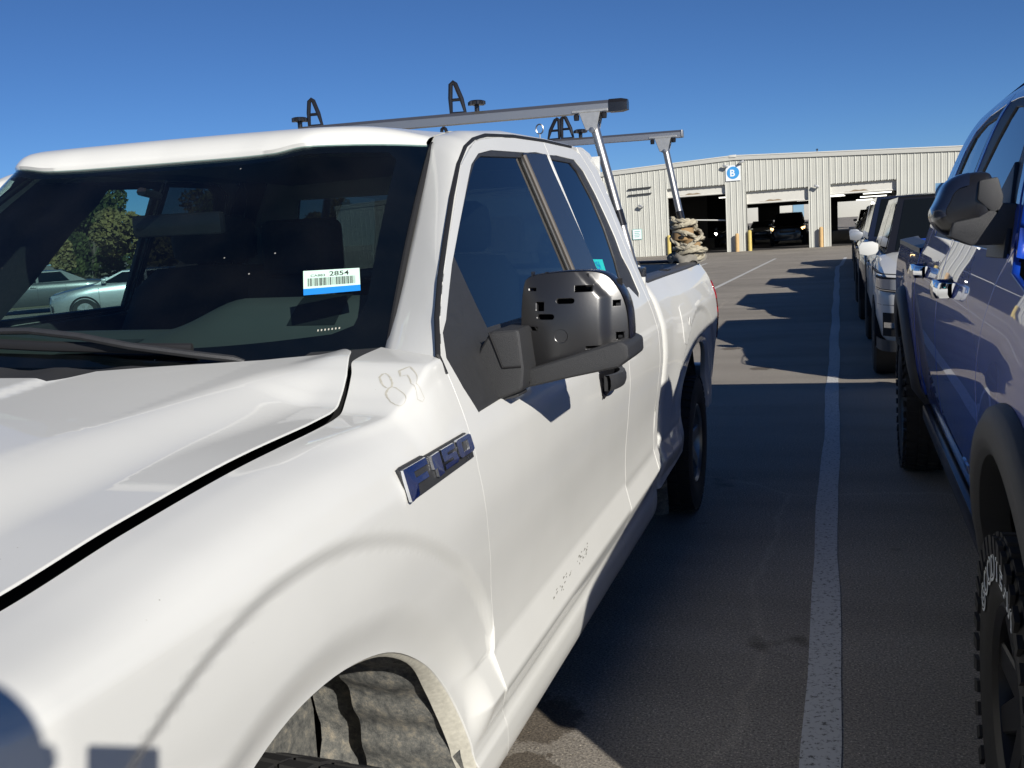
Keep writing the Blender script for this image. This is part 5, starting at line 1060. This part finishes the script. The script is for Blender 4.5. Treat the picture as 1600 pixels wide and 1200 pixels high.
for i, (a, b, h_) in enumerate(bays):
    cz = (.42, .60, .48)[i]
    ct = obj('door_curtain', MB().bx(a, b, .19, .23, h_ - cz, h_), 'curtain', BL, 0)
    obj('bottom_roll', MB().tube([(a, .20, h_ - cz), (b, .20, h_ - cz)], .05, 10), 'curtain', ct, 40)
    st_ = [[(lerp(a, b, .18 + .5 * t), .184, h_ - cz + .0 + .02), (lerp(a, b, .18 + .5 * t), .184, h_ - cz + .03 + .10 * math.sin(math.pi * t) ** 1.5 + .02 * math.sin(t * 21))] for t in np.linspace(0, 1, 24)]
    obj('rust_stain', MB().grid(st_), 'stain', ct, 0)
    obj('jamb', MB().bx(a - .03, a, .0, .30, 0, h_).bx(b, b + .03, .0, .30, 0, h_).bx(a - .03, b + .03, .0, .30, h_, h_ + .03), 'eave', BL, 0)
    if i == 0:
        obj('gate_bar', MB().tube([(a, .5, 1.83), (b, .5, 1.62)], .035, 8), 'eave', BL)
# interior lamps
for r_ in range(7):
    for i in range(3):
        xx = (-4.9 + i * 2.9) + r_ * .10; yy = 14 + r_ * 4.6
        t_ = obj('ceiling_lamp', MB().bx(xx - .75, xx + .75, yy - .1, yy + .1, 3.05, 3.12), 'lampw', BL, 0)
for xx, yy, zz in ((4.2, 20, 2.75), (4.1, 25, 2.6), (3.9, 30, 2.45), (-.4, 16, 2.7), (-.2, 22, 2.62)): obj('ceiling_lamp', MB().bx(xx - .9, xx + .9, yy - .12, yy + .12, zz, zz + .08), 'lampw', BL, 0)
# cars inside the bays
car('dark pickup with lit amber headlights standing in the middle bay', 'pickup truck', (-1.05, BY + 6.2, 0), 0, 5.2, 1.95, 1.85, 'dark', 'pickup_truck', None, hood_l=1.3, hf=1.0, hb=1.15, belt=1.12, wr=.38, lit='hlw')
car('black car with bright headlights deep in the left bay', 'car', (-4.6, BY + 9.5, 0), 0, 4.7, 1.90, 1.6, 'dark', 'parked_car', None, hf=.9, hb=1.0, lit='hl')
car('dark SUV standing in the right bay', 'SUV', (3.6, BY + 8, 0), 0, 4.7, 1.9, 1.75, 'dark', 'suv', None, hf=.95, hb=1.08, belt=1.08)
car('dark sedan parked in the left half of the middle bay', 'car', (-2.9, BY + 12, 0), 0, 4.6, 1.8, 1.45, 'grey', 'parked_car', None)
for xx, lab in ((-7.2, 'white box trailer added behind the warehouse to brighten the view beyond the middle bay'), (2.4, 'white box trailer added behind the warehouse to brighten the view beyond the right bay')):  # made-up white boxes, added so the rear openings look brighter
    tr_ = thing('added_box_trailer', lab, 'trailer', (xx, BY + 58, 0))
    obj('added_white_box', MB().bx(-4.2, 4.2, 0, 2.5, 1.1, 3.9), 'eave', tr_, bevel=.03); obj('added_box_legs', MB().bx(-2.6, -2.4, .6, .8, 0, 1.1).bx(-2.6, -2.4, 1.7, 1.9, 0, 1.1), 'grain', tr_, 0)
    for yy in (.1, 2.2):
        for x2 in (2.2, 3.3): obj('wheel', MB().lathe([(0, -.1), (.5, -.1), (.5, .1), (0, .1)], 20, 'Y', (x2, yy + .1, .5)), 'rubber', tr_)
# sign B, posters, wall lamps, cameras
SG = thing('wall_sign', 'white square sign with a blue disc and letter B under the warehouse ridge', 'sign', (-3.34, BY - .045, 3.95))
obj('panel', MB().bx(-.37, .37, -.03, 0, -.37, .40), 'signw', SG, 0)
obj('disc', MB().lathe([(0, -.036), (.31, -.036), (.31, -.03)], 40, 'Y', (0, 0, .03)), 'signb', SG, 0)
tB = text_mesh('B', .46, .001, .012); obj('letter', mapped(tB, lambda x, y, z: (x - .165, -.040 - z, y - .14)), 'signw', SG, 0)
PS = thing('notice_sign', 'small pale notice with green print beside the left bay', 'sign', (-8.39, BY - .045, 1.20)); obj('panel', MB().bx(-.23, .23, -.02, 0, -.26, .24), 'signw', PS, 0); obj('frame', MB().bx(-.25, .25, -.015, .0, -.28, -.26).bx(-.25, .25, -.015, 0, .24, .26).bx(-.25, -.23, -.015, 0, -.26, .24).bx(.23, .25, -.015, 0, -.26, .24), 'green', PS, 0)
for k in range(4): obj('print_line', MB().bx(-.14, .15 - .04 * (k % 2), -.024, -.021, .12 - .09 * k, .15 - .09 * k), 'green', PS, 0)
for zz, nm in ((3.57, 'upper'), (3.26, 'lower')):
    tag(obj('wall_rail', MB().box((-8.15, BY - .09, zz), (1.22, .10, .05), Matrix.Rotation(R(-1.5), 3, 'Y')), 'grain'), '%s of two thin dark rails fixed high on the left wall' % nm, 'rail', 'two wall rails')
def cam_fix(x, z, lab, s_=1, cat='camera'):
    o = thing('security_camera' if cat == 'camera' else 'wall_lamp', lab, cat, (x, BY - .05, z))
    obj('bracket', MB().box((0, -.06, 0), (.05, .16, .05)), 'grain', o, 0); obj('housing', MB().box((s_ * -.10, -.18, .02), (.26, .12, .11), Matrix.Rotation(R(20 * s_), 3, 'Y')), 'cast', o, bevel=.015); return o
cam_fix(-3.60, 4.32, 'left of two cameras above the B sign', 1); cam_fix(-3.0, 4.45, 'right of two cameras above the B sign', -1)
cam_fix(-8.0, 2.62, 'small twin lamp on the wall left of the left bay', 1, 'wall lamp'); cam_fix(.80, 2.98, 'small twin lamp on the pier between middle and right bays', 1, 'wall lamp'); 
def bollard(x, m, h_, lab, y=-.35):
    o = obj('bollard', MB().lathe([(0, h_), (.06, h_ - .01), (.095, h_ - .05), (.10, 0)], 16, 'Z', (x, BY + y, 0)), m); tag(o, lab, 'bollard', 'bollards at the bay doors')
bollard(-3.22, 'orange', .93, 'orange bollard on the pier between left and middle bays', -.22); bollard(-2.60, 'yellow', 1.05, 'yellow bollard at the left jamb of the middle bay', -.1); bollard(.88, 'orange', 1.0, 'orange bollard on the pier between middle and right bays', -.22); bollard(-6.72, 'yellow', 1.05, 'yellow bollard at the left jamb of the left bay', -.1)
tag(obj('roof_vent', MB().lathe([(.03, 0), (.03, .12), (.07, .13), (.0, .18)], 10, 'Z', (.75, BY + .1, 4.66)), 'grain'), 'tiny vent cap standing on the roof edge', 'vent')
tag(obj('wall_box', MB().bx(-10.05, -9.75, BY - .12, BY - .04, 2.4, 3.15), 'seal'), 'dark wall box half hidden behind the front rack post', 'box')

# ------------------------------------------------------------------ verge and trees beyond the truck
vg = obj('grass_verge', MB().add([(-34, 16, .01), (-20, 46, .01), (-70, 130, .02), (-160, 90, .02)], [(0, 1, 2, 3)]), 'grass', None, 0); tag(vg, kind='structure')
def leaf_mesh(nm, rx, rz, n, m, sd_):
    rng = np.random.RandomState(sd_); mb = MB(); cl = [(rng.uniform(-.65, .65) * rx, rng.uniform(-.65, .65) * rx, rng.uniform(-.75, .8) * rz, rng.uniform(.25, .5)) for _ in range(16)]
    for i in range(n):
        c = cl[rng.randint(len(cl))]; d = rng.normal(size=3); d /= np.linalg.norm(d); rr = c[3] * rng.uniform(.35, 1) ** .5
        p = Vector((c[0] + d[0] * rr * rx, c[1] + d[1] * rr * rx, c[2] + d[2] * rr * rz)); s_ = rng.uniform(.06, .15)
        a = Vector(rng.normal(size=3)).normalized(); b = a.orthogonal().normalized() * s_; a = a * s_ * 1.5
        mb.add([p - a, p + b, p + a, p - b], [(0, 1, 2, 3)])
    me = bpy.data.meshes.new(nm); me.from_pydata(mb.v, [], mb.f); me.materials.append(M[m]); return me
meshes = [leaf_mesh('crown', 2.6, 2.4, 6500, 'leaf1', 3), leaf_mesh('crown', 2.3, 2.9, 6500, 'leaf2', 5), leaf_mesh('crown', 3.0, 2.2, 6500, 'leaf1', 9)]
kinds = ['bushy brown-leaved tree', 'tall olive-green tree', 'wide tan-leaved tree']
tn = MB(); tn.tube([(0, 0, 0), (.05, 0, 1.4), (-.05, .05, 2.8), (.0, .0, 4.2)], [.20, .15, .11, .05], 8)
for q in range(5): tn.tube([(0, 0, 1.6 + q * .35), (.9 * math.cos(q * 2.3), .9 * math.sin(q * 2.3), 2.6 + q * .4)], [.07, .025], 6)
trk = bpy.data.meshes.new('trunk'); trk.from_pydata(tn.v, [], tn.f); trk.materials.append(M['bark'])
spots = [(-46, 48, 1.0, 0), (-52, 44, .9, 1), (-41, 52, .95, 2), (-57, 52, 1.05, 0), (-48, 56, 1.25, 1), (-62, 47, .9, 2), (-38, 58, 1.0, 1), (-66, 58, 1.2, 0), (-54, 63, 1.1, 2), (-33, 62, .9, 0), (-72, 50, 1.0, 1), (-44, 66, 1.2, 0)]
ords = ['nearest', 'second', 'third', 'fourth', 'fifth', 'sixth', 'seventh', 'eighth', 'ninth', 'tenth', 'eleventh', 'twelfth']
for i, (x, y, s_, k) in enumerate(spots):
    t_ = thing('tree', '%s, %s from the near end of the tree line beyond the truck' % (kinds[k], ords[i]), 'tree', (x, y, 0), (0, 0, i * 1.3), 'trees of the line beyond the truck'); t_.scale = (s_, s_, s_ * .92)
    c_ = bpy.data.objects.new('crown', meshes[k]); link(c_, t_); c_.location = (0, 0, 3.3); u_ = bpy.data.objects.new('trunk', trk); link(u_, t_)

# ------------------------------------------------------------------ photographer (outside the frame; casts the shadow on the fender)
CP = Vector((1.75507, -1.53911, 1.64995))
def cl(r_, d_, f_): return CP + _r * r_ + _d * d_ + _f * f_
ph = obj('phone', MB().hexa([cl(-.028, .125, -.016), cl(.052, .125, -.016), cl(.052, .125, -.008), cl(-.028, .125, -.008), cl(-.028, -.033, -.016), cl(.052, -.033, -.016), cl(.052, -.033, -.008), cl(-.028, -.033, -.008)]), 'phone', None, 30, bevel=.0035); tag(ph, 'dark phone held up in portrait in front of the photographer', 'phone')
HC = cl(-.015, -.105, -.36)
FT = Vector((HC.x + .02, HC.y - .06, 0))
PR = thing('person', 'photographer in navy shirt and grey trousers holding a phone up', 'person', FT)
def skin_obj(name, verts, edges, rad, m, sub=2, root=0):
    me = bpy.data.meshes.new(name); me.from_pydata([tuple(Vector(v) - FT) for v in verts], edges, []); o = bpy.data.objects.new(name, me); link(o, PR); me.materials.append(M[m])
    md = o.modifiers.new('skin', 'SKIN'); md.use_smooth_shade = True
    for i, r_ in enumerate(rad): 
        me.skin_vertices[0].data[i].radius = (r_, r_) if not isinstance(r_, tuple) else r_
        me.skin_vertices[0].data[i].use_root = (i == root)
    ms = o.modifiers.new('sub', 'SUBSURF'); ms.levels = sub; ms.render_levels = sub; return o
nk = Vector((HC.x, HC.y - .03, HC.z - .17)); pel = Vector((FT.x, FT.y, .98)); chest = pel.lerp(nk, .72) ; side_ = Vector((.95, .31, 0))
shl, shr = chest - side_ * .19 + Vector((0, 0, .10)), chest + side_ * .19 + Vector((0, 0, .10))
hand = cl(.014, .115, -.045); elr = shr + Vector((.05, .16, -.26)); ell = shl + Vector((-.02, .16, -.27)); handl = cl(-.02, .14, -.055)
hl_, hr_ = pel - side_ * .10, pel + side_ * .10
V_ = [pel, pel.lerp(nk, .38), chest, nk, shl, shr, elr, hand + Vector((0, -.045, -.07)), ell, handl + Vector((-.01, -.05, -.08)), hl_, hr_, hl_ + Vector((-.02, .05, -.45)), hr_ + Vector((.03, .04, -.45)), hl_ + Vector((-.02, -.02, -.90)), hr_ + Vector((.03, -.05, -.90)), HC + Vector((0, -.02, -.10))]
E_ = [(0, 1), (1, 2), (2, 3), (2, 4), (2, 5), (5, 6), (6, 7), (4, 8), (8, 9), (0, 10), (0, 11), (10, 12), (11, 13), (12, 14), (13, 15), (3, 16)]
skin_obj('body', V_, E_, [.15, .145, .16, .065, .075, .075, .048, .030, .048, .030, .10, .10, .068, .068, .045, .045, .06], 'shirt')
lg = skin_obj('trousers', [pel + Vector((0, 0, .02)), hl_, hr_, V_[12], V_[13], V_[14], V_[15]], [(0, 1), (0, 2), (1, 3), (2, 4), (3, 5), (4, 6)], [.16, .115, .115, .082, .082, .065, .065], 'trousers')
hdm = MB(); hdm.grid([[HC - FT + Vector((a_ * math.cos(q) * .078, a_ * math.sin(q) * .098 + (.012 if math.sin(q) > .9 and -.4 < zz < .1 else 0), zz * .125)) for q in np.linspace(0, 2 * math.pi, 25)[:-1]] for zz, a_ in [(math.sin(t), max(.02, math.cos(t) * (1 - .18 * max(0, -math.sin(t))))) for t in np.linspace(-1.5, 1.5, 17)]], True); obj('head', hdm, 'skin', PR, 60)
hh = MB(); hh.grid([[HC - FT + Vector((a_ * math.cos(q) * .086, a_ * math.sin(q) * .106 - .010, zz * .132 + .004)) for q in np.linspace(0, 2 * math.pi, 25)[:-1]] for zz, a_ in [(math.sin(t), max(.02, math.cos(t))) for t in np.linspace(.32, 1.52, 10)]], True); obj('hair', hh, 'hair', PR, 60)
obj('nose', MB().tube([HC - FT + Vector((0, .098, .02)), HC - FT + Vector((0, .118, -.022))], [.008, .014], 8), 'skin', PR); 
for s_ in (-1, 1):
    obj('ear', MB().tube([HC - FT + Vector((s_ * .08, -.005, .03)), HC - FT + Vector((s_ * .088, -.012, 0)), HC - FT + Vector((s_ * .08, -.005, -.035))], [.012, .018, .010], 8), 'skin', PR)
    obj('eye', MB().tube([HC - FT + Vector((s_ * .032, .082, .012)), HC - FT + Vector((s_ * .032, .094, .012))], [.011, .008], 8), 'signw', PR)
    sh_ = (V_[14] if s_ < 0 else V_[15]) - FT; sh_.z = 0; obj('shoe', MB().tube([sh_ + Vector((0, -.07, .05)), sh_ + Vector((0, .05, .05)), sh_ + Vector((0, .18, .035))], [.05, .052, .035], 10), 'shoe', PR, 60)
for hd0, sgn in ((hand, 1), (handl, -1)):
    vs_ = [hd0 + Vector((0, -.045, -.07)), hd0 + Vector((0, -.02, -.02)), hd0]; es_ = [(0, 1), (1, 2)]; rd_ = [.028, .032, .03]
    skin_obj('hand', vs_, es_, rd_, 'skin', 1)
    for f_ in range(4):
        b0 = hd0 + _r * (sgn * .02) + _d * (-.03 + f_ * .02); b1 = hd0 + _r * (sgn * .048) + _d * (-.03 + f_ * .021) + _f * .022; b2 = cl((.056 if sgn > 0 else -.032), .055 + f_ * .021, -.004)
        skin_obj('finger', [b0, b1, b2], [(0, 1), (1, 2)], [.010, .009, .007], 'skin', 1)
    skin_obj('thumb', [hd0 - _d * .02, hd0 + _r * (sgn * .012) - _d * .05 - _f * .01, cl((.03 if sgn > 0 else -.005), .07, -.022)], [(0, 1), (1, 2)], [.012, .010, .008], 'skin', 1)
